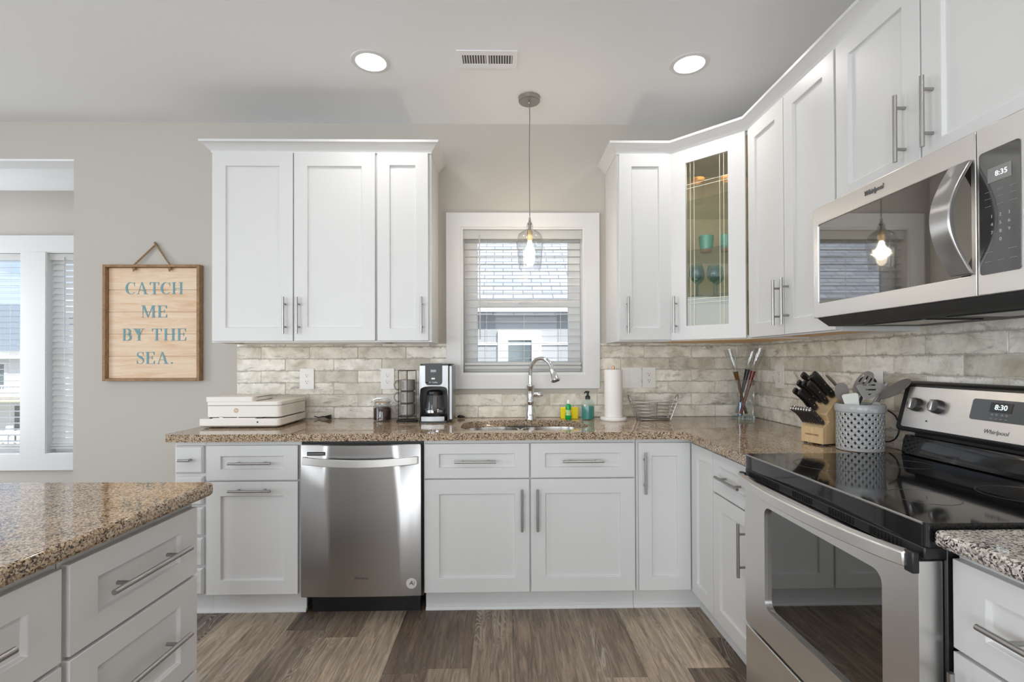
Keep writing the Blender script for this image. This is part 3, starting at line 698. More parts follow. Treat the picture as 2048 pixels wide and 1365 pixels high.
PX, PY = .1505, -.312
c = thing('pendant_light', 'clear glass pendant light hanging on a thin cord before the sink window', 'light', (PX, PY, ZC))
build('canopy', MB().lathe([(.060, -.0005), (.060, -.022), (.056, -.026), (.008, -.028), (.006, -.036), (.001, -.036)], n=40), NICKEL, c, label='brushed nickel ceiling canopy')
build('cord', MB().tube([(0, 0, -.034), (.002, 0, -.10), (-.001, 0, -.3), (0, 0, -.670)], .0026, 8), mat('cord_grey', (.22, .21, .19), .6), c)
zs = 1.783-ZC
build('socket_cap', MB().lathe([(.0155, zs+.214), (.0165, zs+.205), (.0165, zs+.165), (.012, zs+.158), (.004, zs+.158)], n=24), mat('socket_brass', (.50, .40, .26), .35, .8), c)
sh = [(.062, 0), (.066, .03), (.072, .115), (.0745, .117), (.0755, .14), (.074, .165), (.064, .192), (.045, .208), (.026, .216), (.019, .224), (.018, .246), (.021, .250)]
SHG = glass('shade_glass', (.90, .90, .88), 2.2)
build('cord_grip', MB().lathe([(.003, zs+.292), (.006, zs+.285), (.008, zs+.262), (.013, zs+.258), (.013, zs+.250), (.008, zs+.248), (.008, zs+.214)], n=24), NICKEL, c)
build('glass_shade', MB().lathe([(r_, zs+z_) for r_, z_ in sh], n=48, cap0=False, cap1=False), SHG, c, label='clear glass bell shade')
bb = [(.006, .158), (.012, .150), (.014, .135), (.025, .112), (.029, .092), (.026, .072), (.015, .056), (.004, .052)]
build('bulb', MB().lathe([(r_, zs+z_) for r_, z_ in bb], n=24), emit('bulb_glow', (1, .84, .62), 28.0), c, label='glowing warm bulb')
lamp('pendant_glow', 'POINT', (PX, PY, 1.783+.092), (0, 0, 0), 34, (1, .84, .65), .032)

# ------------------------------------------------------------------ blinds
SLAT = mat('blind_white', (.86, .86, .85), .45); N_, L_n, b_n = nodes(SLAT)
tr_ = N_.new('ShaderNodeBsdfTranslucent'); tr_.inputs[0].default_value = (.9, .9, .88, 1); mxs = N_.new('ShaderNodeMixShader'); mxs.inputs[0].default_value = .55
L_n.new(b_n.outputs[0], mxs.inputs[1]); L_n.new(tr_.outputs[0], mxs.inputs[2]); L_n.new(mxs.outputs[0], N_['Material Output'].inputs[0])
CORD = mat('cord_white', (.78, .77, .74), .7)
def blind(label, x0, x1, z0, z1, y, pitch, tilt, cords, wand=None, valance=.055, rail=.04):
    c = thing('window_blind', label, 'blind', ((x0+x1)/2, y, z1))
    build('valance', MB().box(x0-.004, x1+.004, y-.035, y-.027, z1-valance, z1), SLAT, c, .002, W=True)
    build('headrail', MB().box(x0, x1, y-.026, y+.026, z1-.045, z1-.002), SLAT, c, W=True)
    sl = MB(); z = z0+rail+.028; n = 0
    while z < z1-.055:
        dy, dz = .0248*cos(tilt), .0248*sin(tilt)
        sl.loft([[(xx, y-dy, z-dz), (xx, y, z+.0022), (xx, y+dy, z+dz), (xx, y, z-.0006)] for xx in (x0+.004, x1-.004)]); z += pitch; n += 1
    build('slat', sl, SLAT, c, W=True)
    build('bottom_rail', MB().box(x0+.002, x1-.002, y-.024, y+.024, z0, z0+rail*.45).box(x0+.003, x1-.003, y-.0245, y+.0245, z0+rail*.6, z0+rail), SLAT, c, .003, W=True)
    for xx in cords:
        build('ladder_cord', MB().tube([(xx, y-.025, z0+rail), (xx, y-.025, z1-.05)], .0011, 5), CORD, c, W=True)
    if wand: build('tilt_wand', MB().tube([(wand[0], y-.038, z1-.03), (wand[0]+.002, y-.038, wand[1])], .0038, 8), mat('wand', (.55, .55, .54), .3), c, W=True)
    return c
blind('white slatted blind hung open inside the window over the sink', -.246, .492, 1.214, 2.085, .040, .0458, R(4), (-.105, .130, .360), (-.147, 1.40))
blind('white slatted blind with slats open, in the nook window at the photo\'s left edge', -4.945, -4.144, .515, 2.205, NY+.045, .052, R(6), (-4.75, -4.55, -4.26), None)
blind('white slatted blind tilted nearly shut, in the narrow nook window beside the opening', -3.922, -3.155, .515, 2.205, NY+.045,   .052, R(66), (-3.80, -3.30), (-3.79, 1.45))

# ------------------------------------------------------------------ wall sign
def strokepoly(pts, ws):
    pts = [Vector(p) for p in pts]; a, b_ = [], []
    for i, p in enumerate(pts):
        d = (pts[min(i+1, len(pts)-1)]-pts[max(i-1, 0)]).normalized(); n = Vector((-d.y, d.x))*ws[i]/2
        a.append(p+n); b_.append(p-n)
    return [tuple(q) for q in a+b_[::-1]]
def bez(ps, n=24):
    out = []
    for k in range(n+1):
        t = k/n*(len(ps)-1); i = min(int(t), len(ps)-2); f = t-i
        g = lambda j: Vector(ps[max(0, min(len(ps)-1, j))])
        p0, p1, p2, p3 = g(i-1), g(i), g(i+1), g(i+2)
        out.append(.5*((2*p1)+(p2-p0)*f+(2*p0-5*p1+4*p2-p3)*f*f+(3*p1-p0-3*p2+p3)*f**3))
    return out
bx_ = lambda a, b_, c, d: [(a, c), (b_, c), (b_, d), (a, d)]
TK, HR = .155, .036
def glyph(ch):
    P = []
    def stem(x, w=TK, s=.075, top=True, bot=True):
        P.append(bx_(x, x+w, 0, 1))
        if bot: P.append(bx_(x-s, x+w+s, 0, HR))
        if top: P.append(bx_(x-s, x+w+s, 1-HR, 1))
    if ch == 'H': stem(.09); stem(.66); P.append(bx_(.2, .7, .49, .49+HR)); return P, .97
    if ch == 'T': stem(.32, top=False); P.append(bx_(.03, .77, 1-HR, 1)); P.append([(.03, .76), (.06, .76), (.12, .98), (.03, .98)]); P.append([(.77, .76), (.74, .76), (.68, .98), (.77, .98)]); return P, .86
    if ch == 'E':
        stem(.09); P.append(bx_(.1, .68, 1-HR, 1)); P.append(bx_(.1, .70, 0, HR)); P.append(bx_(.2, .52, .5, .5+HR)); P.append(bx_(.50, .53, .38, .65))
        P.append([(.68, .74), (.65, .74), (.58, .98), (.68, .98)]); P.append([(.70, .28), (.67, .28), (.60, .02), (.70, .02)]); return P, .80
    if ch == 'M':
        stem(.09, .04, .08, top=False); stem(.80, TK); P.append(bx_(.0, .20, 1-HR, 1)); P.append([(.07, 1), (.25, 1), (.52, .06), (.46, .0)]); P.append([(.46, 0), (.50, 0), (.84, 1), (.80, 1)]); return P, 1.10
    if ch == 'A':
        P.append([(.09, 0), (.13, 0), (.43, 1), (.39, 1)]); P.append([(.36, 1), (.46, 1), (.82, 0), (.64, 0)]); P.append(bx_(.18, .66, .31, .31+HR)); P.append(bx_(.0, .24, 0, HR)); P.append(bx_(.52, .92, 0, HR)); return P, .96
    if ch == 'Y':
        stem(.36, top=False); P.append([(.04, 1), (.23, 1), (.51, .45), (.38, .40)]); P.append([(.44, .45), (.49, .45), (.77, 1), (.73, 1)]); P.append(bx_(-.03, .32, 1-HR, 1)); P.append(bx_(.60, .87, 1-HR, 1)); P.append(bx_(.36, .51, .3, .5)); return P, .86
    if ch == 'C':
        an_ = [R(42+(318-42)*k/30) for k in range(31)]
        P.append(strokepoly([(.43+.36*cos(a), .5+.49*sin(a)) for a in an_], [.03+.15*max(0, -cos(a))**1.3 for a in an_])); P.append(bx_(.69, .72, .66, 1.0)); return P, .82
    if ch == 'B':
        stem(.09, s=.07)
        for cy, rx, ry in ((.755, .27, .228), (.27, .33, .252)):
            an_ = [R(90-180*k/20) for k in range(21)]
            P.append(strokepoly([(.33, cy+ry)] + [(.36+rx*.9*cos(a), cy+ry*sin(a)) for a in an_] + [(.2, cy-ry)], [.036]+[.034+.13*max(0, cos(a)) for a in an_]+[.036]))
        P.append(bx_(.1, .36, 1-HR, 1)); P.append(bx_(.1, .36, 0, HR)); P.append(bx_(.1, .36, .505, .54)); return P, .80
    if ch == 'S':
        pt = bez([(.55, .78), (.48, .92), (.32, .98), (.14, .89), (.12, .73), (.26, .60), (.44, .49), (.56, .33), (.53, .12), (.34, .015), (.17, .07), (.09, .24)], 40)
        P.append(strokepoly(pt, [.03+.13*math.exp(-((k/40-.5)/.2)**2) for k in range(41)])); P.append(bx_(.535, .56, .70, .99)); P.append(bx_(.08, .105, .01, .30)); return P, .66
    if ch == '.':
        P.append([(.12+.075*cos(2*pi*k/14), .075+.075*sin(2*pi*k/14)) for k in range(14)]); return P, .25
    return P, .42
def sign_line(mb, s, cx, z, H, Wd):
    x = 0; items = []
    for ch in s:
        p, a = glyph(ch); items.append((x, p)); x += a+.06
    k = Wd/(x-.1)
    for x0, P in items:
        for n_, q in enumerate(P): mb.fill([[(cx-Wd/2+(x0+a)*k, z+b_*H) for a, b_ in q]], -.0139-n_*.00008, -.0122, 'y')
c = thing('hanging_sign', 'wooden wall sign reading CATCH ME BY THE SEA. hung from a rope loop', 'sign', (-2.1435, -.0015, 1.150))
hw, hh = .2915, .71
fr = MB().box(-hw, -hw+.017, -.042, -.001, 0, hh).box(hw-.017, hw, -.042, -.001, 0, hh).box(-hw+.017, hw-.017, -.042, -.001, 0, .015).box(-hw+.017, hw-.017, -.042, -.001, hh-.015, hh)
build('frame', fr, WOODFRAME, c, .0015)
bd = MB()
for k in range(5): bd.box(-hw+.017, hw-.017, -.012, -.003, .015+k*.136+.0016, min(.015+(k+1)*.136-.0016, hh-.015))
bd.box(-hw+.016, hw-.016, -.0050, -.002, .014, hh-.014)
build('back_board', bd, WOODSIGN, c, .0008, 1, label='whitewashed pine boards')
TEAL = mat('sign_teal', (.17, .335, .39), .7)
for s_, w_, zc3 in (('CATCH', .350, .569), ('ME', .160, .426), ('BY THE', .392, .284), ('SEA.', .224, .141)): 
    lt = MB(); sign_line(lt, s_, .003, zc3-.037, .074, w_); build('lettering', lt, TEAL, c, label='teal serif capitals')
ROPE = wood('jute_rope', (.24, .15, .07), (.38, .26, .14), (60, 60, 60), 6, .9)
rp_ = MB()
A_, B_, N_ = Vector((-.110, -.028, hh)), Vector((.106, -.028, hh)), Vector((.010, -.012, hh+.130))
for a, b_ in ((A_, N_), (B_, N_)):
    ax = (b_-a).normalized(); u_ = ax.cross(Vector((0, 1, 0))).normalized(); v_ = ax.cross(u_)
    for ph in (0, pi): rp_.tube([a+(b_-a)*t/40+.0028*(cos(ph+t*.9)*u_+sin(ph+t*.9)*v_) for t in range(41)], .0034, 6)
for a in (A_, B_): rp_.tube([(a.x, -.028, hh-.028), (a.x, -.028, hh+.002)], .0055, 8); rp_.ball((a.x, -.028, hh-.024), .011, .010, .009); rp_.tube([(a.x, -.03, hh-.03), (a.x-.004, -.032, hh-.042)], [.006, .003], 7)
build('rope', rp_, ROPE, c, label='brown jute rope with knotted ends')
n_ = build('nail', MB().tube([(0, .0005, 0), (0, -.020, .004)], .002, 8).tube([(0, -.019, .0038), (0, -.0215, .0043)], .0075, 10), mat('nail_brass', (.30, .22, .12), .4, .9))
n_.location = (-2.1335, -.001, 1.150+.71+.133); tag(n_, 'small brass nail holding up the rope of the wooden sign', 'nail')

# ------------------------------------------------------------------ outlets and switch
SLOT = mat('slot_grey', (.06, .055, .05), .6)
def plate(name, label, cat, M, w_, kind):
    c = thing(name, label, cat, M=M)
    build('cover_plate', MB().fill([rrect(-w_/2, w_/2, -.0635, .0635, .004)], -.006, -.0005, 'y'), PLAST, c, .0015)
    if kind == 'outlet':
        for zz in (-.020, .020):
            rc = build('receptacle', MB().fill([rrect(-.0165, .0165, zz-.0145, zz+.0145, .006)], -.0072, -.0055, 'y'), PLAST, c, .0006)
            sl = MB().box(-.0075, -.0055, -.0074, -.0070, zz+.000, zz+.009).box(.0055, .0075, -.0074, -.0070, zz+.001, zz+.008)
            sl.fill([[(.0028*cos(2*pi*k/10), zz-.007+.0028*sin(2*pi*k/10)) for k in range(10)]], -.0074, -.0070, 'y'); build('socket_slot', sl, SLOT, rc)
    else:
        for xx in (-.023, .023):
            build('rocker', MB().loft([[(xx-.0165, -.006, z_), (xx+.0165, -.006, z_), (xx+.0165, y_, z_), (xx-.0165, y_, z_)] for z_, y_ in ((-.033, -.0105), (.0, -.008), (.033, -.0068))]), PLAST, c, .001)
    return c
wx = lambda x, z: T(x, -.0105, z)
rx_ = lambda y, z: T(XR-.0105, y, z) @ Matrix.Rotation(-pi/2, 4, 'Z')
plate('wall_outlet', 'white double outlet in the tile just above the printer\'s corner', 'outlet', wx(-1.212, 1.158), .086, 'outlet')
plate('wall_outlet', 'white double outlet in the tile behind the mug rack', 'outlet', wx(-.717, 1.157), .082, 'outlet')
plate('light_switch', 'white double rocker switch plate behind the paper towel roll', 'switch', wx(.797, 1.157), .128, 'switch')
plate('wall_outlet', 'white double outlet right beside the double light switch', 'outlet', wx(.908, 1.158), .082, 'outlet')
plate('wall_outlet', 'white outlet on the range wall between the glass flutes and the knife block', 'outlet', rx_(-.348, 1.171), .082, 'outlet')
plate('wall_outlet', 'white double-gang outlet plate half hidden behind the utensils', 'outlet', rx_(-1.045, 1.158), .105, 'outlet')

# ------------------------------------------------------------------ printer
Z0 = .9123
c = thing('printer', 'cream all-in-one printer with paper tray on the left end of the counter', 'printer', (-1.622, -.432, Z0))
def bodybox(x0, x1, y0, y1, z0, z1, r, taper=0):
    return MB().loft([[(a, b_, z) for a, b_ in rrect(x0+t, x1-t, y0+t, y1-t, r)] for z, t in ((z0, taper), (z0+taper*.6, 0), (z1, 0))])
build('paper_tray', bodybox(0, .430, 0, .362, .004, .050, .022, .016), PRINT, c, .002)
build('foot', MB().box(.14, .20, .03, .3, 0, .006).box(.06, .10, .06, .3, 0, .006).box(.33, .37, .06, .3, 0, .006), BLACK, c)
build('output_slot', MB().box(.050, .330, .020, .2, .050, .0585), BLACK, c)
build('output_plate', MB().box(.075, .300, .002, .02, .048, .054), PRINT, c, .001)
build('paper_guide', MB().box(.105, .125, .012, .018, .0505, .060).box(.20, .206, .012, .018, .0505, .058), PRINT, c)
build('body', bodybox(.034, .430, .012, .362, .058, .118, .028), PRINT, c, .002)
sc_ = build('scanner_lid', bodybox(.034, .430, .010, .362, .121, .140, .028), PRINT, c, .004)
build('seam', bodybox(.038, .426, .016, .358, .117, .122, .026), mat('seam_grey', (.30, .28, .26), .6), c)
build('document_feeder', bodybox(.034, .285, .010, .25, .140, .166, .012), PRINT, sc_, .003)
build('feeder_slot', MB().box(.285, .2865, .05, .23, .160, .1622).box(.285, .2865, .05, .22, .1405, .1425), BLACK, sc_)
lg = build('logo_disc', MB().lathe([(.0125, 0), (.0125, .0012)], n=32).xf(T(.195, .0120, .093) @ FRONT), mat('logo_tan', (.60, .42, .28), .4), c, label='tan round maker\'s logo')
text('logo_letters', 'hp', .018, PRINT, lg, T(.195, .0106, .094) @ FRONT, .0003, shear=.25)
text('model_print', '----------', .006, mat('print_brown', (.35, .3, .26), .5), c, T(.320, .0118, .073) @ FRONT, .0001)
build('button', MB().box(.310, .318, -.0008, .002, .028, .036), BLACK, c)
pg = MB().loft([[(0, -.013, -.012), (0, .013, -.012), (0, .013, .014), (0, -.013, .014)], [(-.035, -.004, -.003), (-.035, .004, -.003), (-.035, .004, .005), (-.035, -.004, .005)], [(-.055, -.004, -.003), (-.055, .004, -.003), (-.055, .004, .005), (-.055, -.004, .005)]]).tube([(-.055, 0, 0), (-.075, .004, -.004), (-.10, .0, .004)], .003, 6)
build('power_plug', pg.xf(T(.560, .402, .0125)), BLACK, c)

# ------------------------------------------------------------------ coffee corner
c = thing('coffee_jar', 'clip-top glass jar half full of ground coffee beside the mug rack', 'jar', (-.722, -.125, Z0))
build('jar_body', MB().lathe([(.050, .0), (.054, .004), (.054, .086), (.048, .098), (.046, .108), (.043, .108), (.045, .096), (.051, .084), (.051, .005)], n=36, cap1=True), GLASS, c, label='clear glass body')
build('ground_coffee', MB().lathe([(.049, .006), (.050, .010), (.050, .072), (.040, .078), (.001, .079)], n=36), mat('coffee', (.055, .020, .012), .95), c, label='dark brown ground coffee')
build('lid', MB().lathe([(.047, .112), (.049, .118), (.046, .128), (.030, .132), (.001, .132)], n=36), GLASS, c, label='clear glass lid')
build('seal', MB().lathe([(.0455, .108), (.0475, .110), (.0455, .112)], n=36, cap0=False, cap1=False), mat('seal_orange', (.70, .38, .18), .6), c, label='orange rubber seal')
wr = MB().tube([(.050*cos(2*pi*k/32), .050*sin(2*pi*k/32), .103) for k in range(32)], .0016, 6, True).tube([(-.050, 0, .103), (-.060, 0, .115), (-.053, 0, .125), (-.03, 0, .1335), (.03, 0, .1335), (.052, 0, .12), (.050, 0, .103)], .0016, 6).tube([(-.058, -.012, .12), (-.066, -.012, .105), (-.066, .012, .105), (-.058, .012, .12)], .0016, 6)
build('wire_clamp', wr, CHROME, c)
c = thing('mug_rack', 'black wire rack holding a stack of three grey coffee mugs', 'rack', (-.567, -.165, Z0))
rk = MB()
ring = lambda r, z: [(r*cos(2*pi*k/32), r*sin(2*pi*k/32), z) for k in range(32)]
rk.tube(ring(.060, .004), .0035, 8, True); rk.tube(ring(.049, .030), .002, 6, True); rk.tube(ring(.0515, .298), .0022, 6, True)
for a in (-80, 10, 100, 205):
    t = R(a); rk.tube([(.060*cos(t), .060*sin(t), .004), (.0515*cos(t), .0515*sin(t), .016), (.0515*cos(t), .0515*sin(t), .298)], .0022, 6)
rk.tube([(-.05, 0, .028), (.05, 0, .028)], .002, 6)
build('wire_frame', rk, BLACK, c)
MUG = mat('mug_grey', (.30, .275, .25), .38, .25)
def mug(label, z, src=None):
    if src: c = copy_tree(src); c.location = (-.567, -.165, z); c['label'] = label; return c
    c = thing('coffee_mug', label, 'mug', (-.567, -.165, z), group='grey coffee mugs in the rack')
    build('mug_body', MB().lathe([(.034, 0), (.037, .004), (.0455, .010), (.0455, .069), (.0435, .070), (.042, .068), (.042, .008), (.001, .006)], n=36), MUG, c)
    hp_ = [(-.043, .006, .058), (-.062, .010, .063), (-.076, .012, .050), (-.077, .012, .028), (-.064, .010, .012), (-.043, .006, .014)]
    build('handle', MB().tube(bez(hp_, 20), .0042, 8), MUG, c)
    text('print', 'COFFEE', .0125, BLACK, c, Matrix.Rotation(R(-20), 4, 'Z') @ T(0, -.0459, .039) @ FRONT @ Matrix.Rotation(pi/2, 4, 'Z'), .0002, label='black lettering running up the side')
    return c
m1 = mug('grey mug lettered COFFEE at the bottom of the stacked three in the wire rack', Z0+.0325)
mug('grey mug lettered COFFEE in the middle of the stacked three in the wire rack', Z0+.1035, m1)
mug('grey mug lettered COFFEE on top of the stacked three in the wire rack', Z0+.1745, m1)

SILV = mat('silver_plastic', (.33, .335, .34), .3, .8)
c = thing('coffee_maker', 'silver and black drip coffee maker standing left of the sink', 'coffee maker', (-.483, -.250, Z0))
mw_, md_ = .168, .19
build('base', MB().fill([rrect(-.002, mw_+.002, -.004, md_, .02)], 0, .012).fill([rrect(.012, mw_-.012, .002, .11, .02)], .012, .034), BLACK, c, .003)
build('base_trim', MB().loft([[(.012, .008, z_)] + [(.012+(mw_-.036)*k/10, -.003-.008*sin(pi*k/10), z_) for k in range(11)] + [(mw_-.024, .008, z_)] for z_ in (.010, .036)]), SILV, c)
arch = [(.006, .012), (.006, .172)] + [(mw_/2-(mw_/2-.006)*cos(pi*k/14)**1 if False else mw_/2+(mw_/2-.006)*math.copysign(abs(cos(pi-pi*k/14))**.55, cos(pi-pi*k/14)), .172+.034*sin(pi*k/14)**.6) for k in range(1, 14)] + [(mw_-.006, .172), (mw_-.006, .012)]
hs = MB().fill([[(0, .012), (0, .330), (mw_, .330), (mw_, .012), (mw_-.006, .012)] + [p for p in arch[::-1]][1:-1] + [(.006, .012)]], 0, .13, 'y')
build('housing', hs, SILV, c, .003)
build('rear_tank', MB().box(.004, mw_-.004, .128, md_, .012, .326), BLACK, c, .004)
build('cavity', MB().box(.006, mw_-.006, .120, .128, .012, .21), BLACK, c)
build('side_panel', MB().box(mw_-.002, mw_+.022, .02, md_-.01, .012, .330), SILV, c, .006, 3)
build('lid', MB().fill([rrect(.005, mw_+.015, .0, md_, .02)], .330, .337), BLACK, c, .003)
pn = build('control_panel', MB().fill([[(.036, .340), (.036, .235)] + arc(.056, .235, .02, 180, 270) + arc(mw_-.056, .235, .02, 270, 360) + [(mw_-.036, .340)]], -.006, .01, 'y'), BLACK, c, .002, label='black control panel')
build('display', MB().box(.067, .098, -.0072, -.006, .290, .304), mat('lcd_light', (.34, .36, .35), .3), pn)
build('button', MB().fill([rrect(.071, .093, .248, .258, .005)], -.0085, -.006, 'y'), PLAST, pn)
text('logo', 'Mr. Coffee', .0115, PLAST, pn, T(mw_/2-.002, -.0066, .231) @ FRONT, .0002)
text('panel_print', '--  ----  ----', .0048, PR, pn, T(mw_/2-.002, -.0066, .266) @ FRONT, .0001)
text('panel_print', '--  --', .006, PR, pn, T(mw_/2-.002, -.0066, .284) @ FRONT, .0001)
build('warming_plate', MB().lathe([(.052, .034), (.054, .038), (.001, .038)], (mw_/2, .062, 0), 32), BLACK, c)
c2 = thing('coffee_carafe', 'empty glass carafe with a dark handle inside the coffee maker', 'carafe', (-.483+mw_/2-.002, -.199, Z0+.0385))
build('carafe_glass', MB().lathe([(.050, 0), (.058, .006), (.061, .024), (.058, .068), (.047, .112), (.044, .120)], n=36, cap1=False), GLASS, c2, label='clear glass jug')
build('band', MB().lathe([(.0612, .018), (.0620, .027), (.0612, .032)], n=36, cap0=False, cap1=False), CHROME, c2)
build('lid', MB().lathe([(.045, .118), (.047, .122), (.044, .138), (.024, .146), (.001, .146)], n=32), BLACK, c2)
build('handle', MB().loft([[(.012-w3, -.050-d3, z_), (.012+w3, -.050-d3, z_), (.012+w3, -.040-d3, z_), (.012-w3, -.040-d3, z_)] for w3, d3, z_ in ((.010, .005, .014), (.012, .024, .030), (.013, .028, .075), (.013, .020, .118), (.012, -.004, .134))]), mat('handle_brown', (.075, .06, .055), .35), c2, .003, label='dark carafe handle')
build('power_cord', MB().tube(bez([(.03, .215, .006), (.012, .208, .02), (-.010, .195, .05), (-.014, .19, .08), (-.004, .195, .12), (.03, .205, .17)], 24), .0028, 8), BLACK, c)
build('power_plug', MB().tube([(.199, .205, .010), (.212, .205, .014), (.245, .205, .010)], [.004, .010, .004], 8), BLACK, c)

# ------------------------------------------------------------------ sink things
c = thing('faucet', 'chrome gooseneck pull-down faucet behind the sink', 'faucet', (.163, -.100, Z0))
build('body', MB().lathe([(.034, 0), (.034, .004), (.031, .010), (.030, .045), (.024, .075), (.022, .10), (.0245, .104), (.0245, .112), (.022, .116), (.022, .190), (.0245, .194), (.0245, .204), (.014, .210)], n=32), CHROME, c)
neck = bez([(0, 0, .205), (-.001, 0, .27), (.006, -.012, .322), (.036, -.040, .360), (.078, -.075, .362), (.108, -.098, .335), (.120, -.112, .300)], 40)
build('gooseneck', MB().tube(neck, .0125, 16), CHROME, c)
d_ = (neck[-1]-neck[-2]).normalized(); hd = MB()
pts = [neck[-1]+d_*t for t in (-.004, .002, .004, .012, .060, .068, .072)]
hd.tube(pts, [.0135, .019, .019, .0155, .026, .029, .027], 20)
build('spray_head', hd, CHROME, c); build('spray_face', MB().tube([pts[-1]-d_*.002, pts[-1]+d_*.0008], .023, 20), BLACK, c)
build('lever', MB().tube([(.012, 0, .148), (.045, 0, .148), (.048, 0, .148), (.062, -.004, .148), (.078, -.006, .146)], [.014, .017, .0175, .0165, .005], 18), CHROME, c)
c = thing('sponge', 'yellow kitchen sponge standing on edge behind the dish soap', 'sponge', (.398, -.090, Z0))
build('foam', MB().box(-.053, .053, -.016, .012, 0, .070), mat('sponge_yellow', (.88, .70, .02), .9), c, .004, 3); 
build('scrub_pad', MB().box(-.052, .052, .012, .019, .001, .069), mat('scrub_green', (.06, .16, .08), .9), c, .002)
c = thing('dish_soap_bottle', 'small green dish soap bottle with a clear cap in front of the sponge', 'bottle', (.388, -.128, Z0))
def squashed(prof, k, n=28): return MB().loft([[(r_*cos(2*pi*j/n), r_*k*sin(2*pi*j/n), z_) for j in range(n)] for r_, z_ in prof])
GRN = mat('green_soap', (.0, .36, .07), .12); 
build('bottle', squashed([(.014, 0), (.018, .004), (.019, .025), (.014, .050), (.0165, .070), (.015, .088), (.007, .094)], .6), GRN, c)
build('cap', squashed([(.009, .094), (.009, .108), (.006, .118), (.001, .119)], .9), mat('cap_clear', (.85, .87, .86), .15), c, label='clear white cap')
build('bottle_label', squashed([(.0186, .026), (.0160, .038), (.0148, .047), (.0158, .058)], .64), mat('soap_label', (.42, .62, .30), .5), c)
c = thing('hand_soap_bottle', 'pump bottle of teal hand soap with a black pump beside the sponge', 'bottle', (.503, -.138, Z0))
build('bottle', squashed([(.036, 0), (.039, .004), (.039, .095), (.032, .112), (.013, .120), (.013, .126)], .75), glass('soap_bottle', (.88, .95, .93), 1.0), c, label='clear bottle')
build('liquid', squashed([(.033, .003), (.0365, .006), (.0365, .082)], .74), mat('teal_soap', (.06, .26, .23), .15), c, label='teal liquid soap')
build('pump', MB().lathe([(.015, .122), (.015, .138), (.012, .142), (.007, .146), (.007, .158), (.010, .160), (.010, .170), (.001, .172)], n=20).tube([(.0, 0, .166), (-.015, -.012, .167), (-.022, -.018, .160)], [.006, .005, .004], 8), BLACK, c)
build('star_mark', MB().fill([[((.010 if k % 2 else .004)*sin(pi*k/5)-.022, .088+(.010 if k % 2 else .004)*cos(pi*k/5)) for k in range(10)]], -.0268, -.0255, 'y'), PLAST, c)
c = thing('paper_towel_holder', 'white round paper towel stand with a copper post', 'holder', (.650, -.170, Z0))
build('base', MB().lathe([(.076, 0), (.078, .004), (.078, .014), (.074, .020), (.001, .020)], n=48), mat('white_marble', (.82, .80, .77), .25), c, .001)
build('post', MB().lathe([(.006, .020), (.006, .305), (.007, .306), (.007, .318), (.004, .321), (.001, .321)], n=16), mat('copper', (.62, .33, .18), .3, 1), c, label='copper post')
c = thing('paper_towel_roll', 'white paper towel roll standing right of the sink', 'paper towel', (.650, -.170, Z0+.0205))
PAP = paint('paper_towel', (.88, .86, .83), .95, .3)
build('paper', MB().loft([[(r_*cos(2*pi*j/48), r_*sin(2*pi*j/48), z_) for j in range(48)] for r_, z_ in ((.021, 0), (.052, 0), (.0525, .002), (.0525, .277), (.052, .279), (.021, .279), (.021, 0))], False, False), PAP, c)
build('core', MB().loft([[(r_*cos(2*pi*j/24), r_*sin(2*pi*j/24), z_) for j in range(24)] for r_, z_ in ((.019, 0.001), (.0205, 0.001), (.0205, .278), (.019, .278), (.019, 0.001))], False, False), mat('cardboard', (.45, .33, .22), .9), c)
c = thing('wire_basket', 'empty brushed wire basket with raised loop handles on the counter', 'basket', (.884, -.175, Z0))
bk = MB()
def oval(rx0, ry0, z, n=44): return [(rx0*math.copysign(abs(cos(2*pi*k/n))**.7, cos(2*pi*k/n)), ry0*math.copysign(abs(sin(2*pi*k/n))**.7, sin(2*pi*k/n)), z) for k in range(n)]
for k in range(6):
    f = k/5; bk.tube(oval(.092+.042*f, .060+.022*f, .010+.100*f), .0018, 6, True)
for y_ in (-.02, .02): bk.tube([(-.090, y_, .008), (.090, y_, .008)], .0018, 6)
for s_ in (-1, 1):
    hd_ = bez([(s_*.094, -.028, .004), (s_*.117, -.029, .065), (s_*.136, -.028, .118), (s_*.143, -.020, .138), (s_*.146, 0, .148), (s_*.143, .020, .138), (s_*.136, .028, .118), (s_*.117, .029, .065), (s_*.094, .028, .004)], 36)
    bk.tube(hd_, .0030, 8)
for y_ in (-.028, .028): bk.tube([(-.094, y_, .004), (.094, y_, .004)], .0030, 8)
for y_, a in ((-1, .0), (1, .0)): bk.tube([(a, y_*.060, .010), (a, y_*.083, .110)], .0018, 6)
build('wire_frame', bk, NICKEL, c)

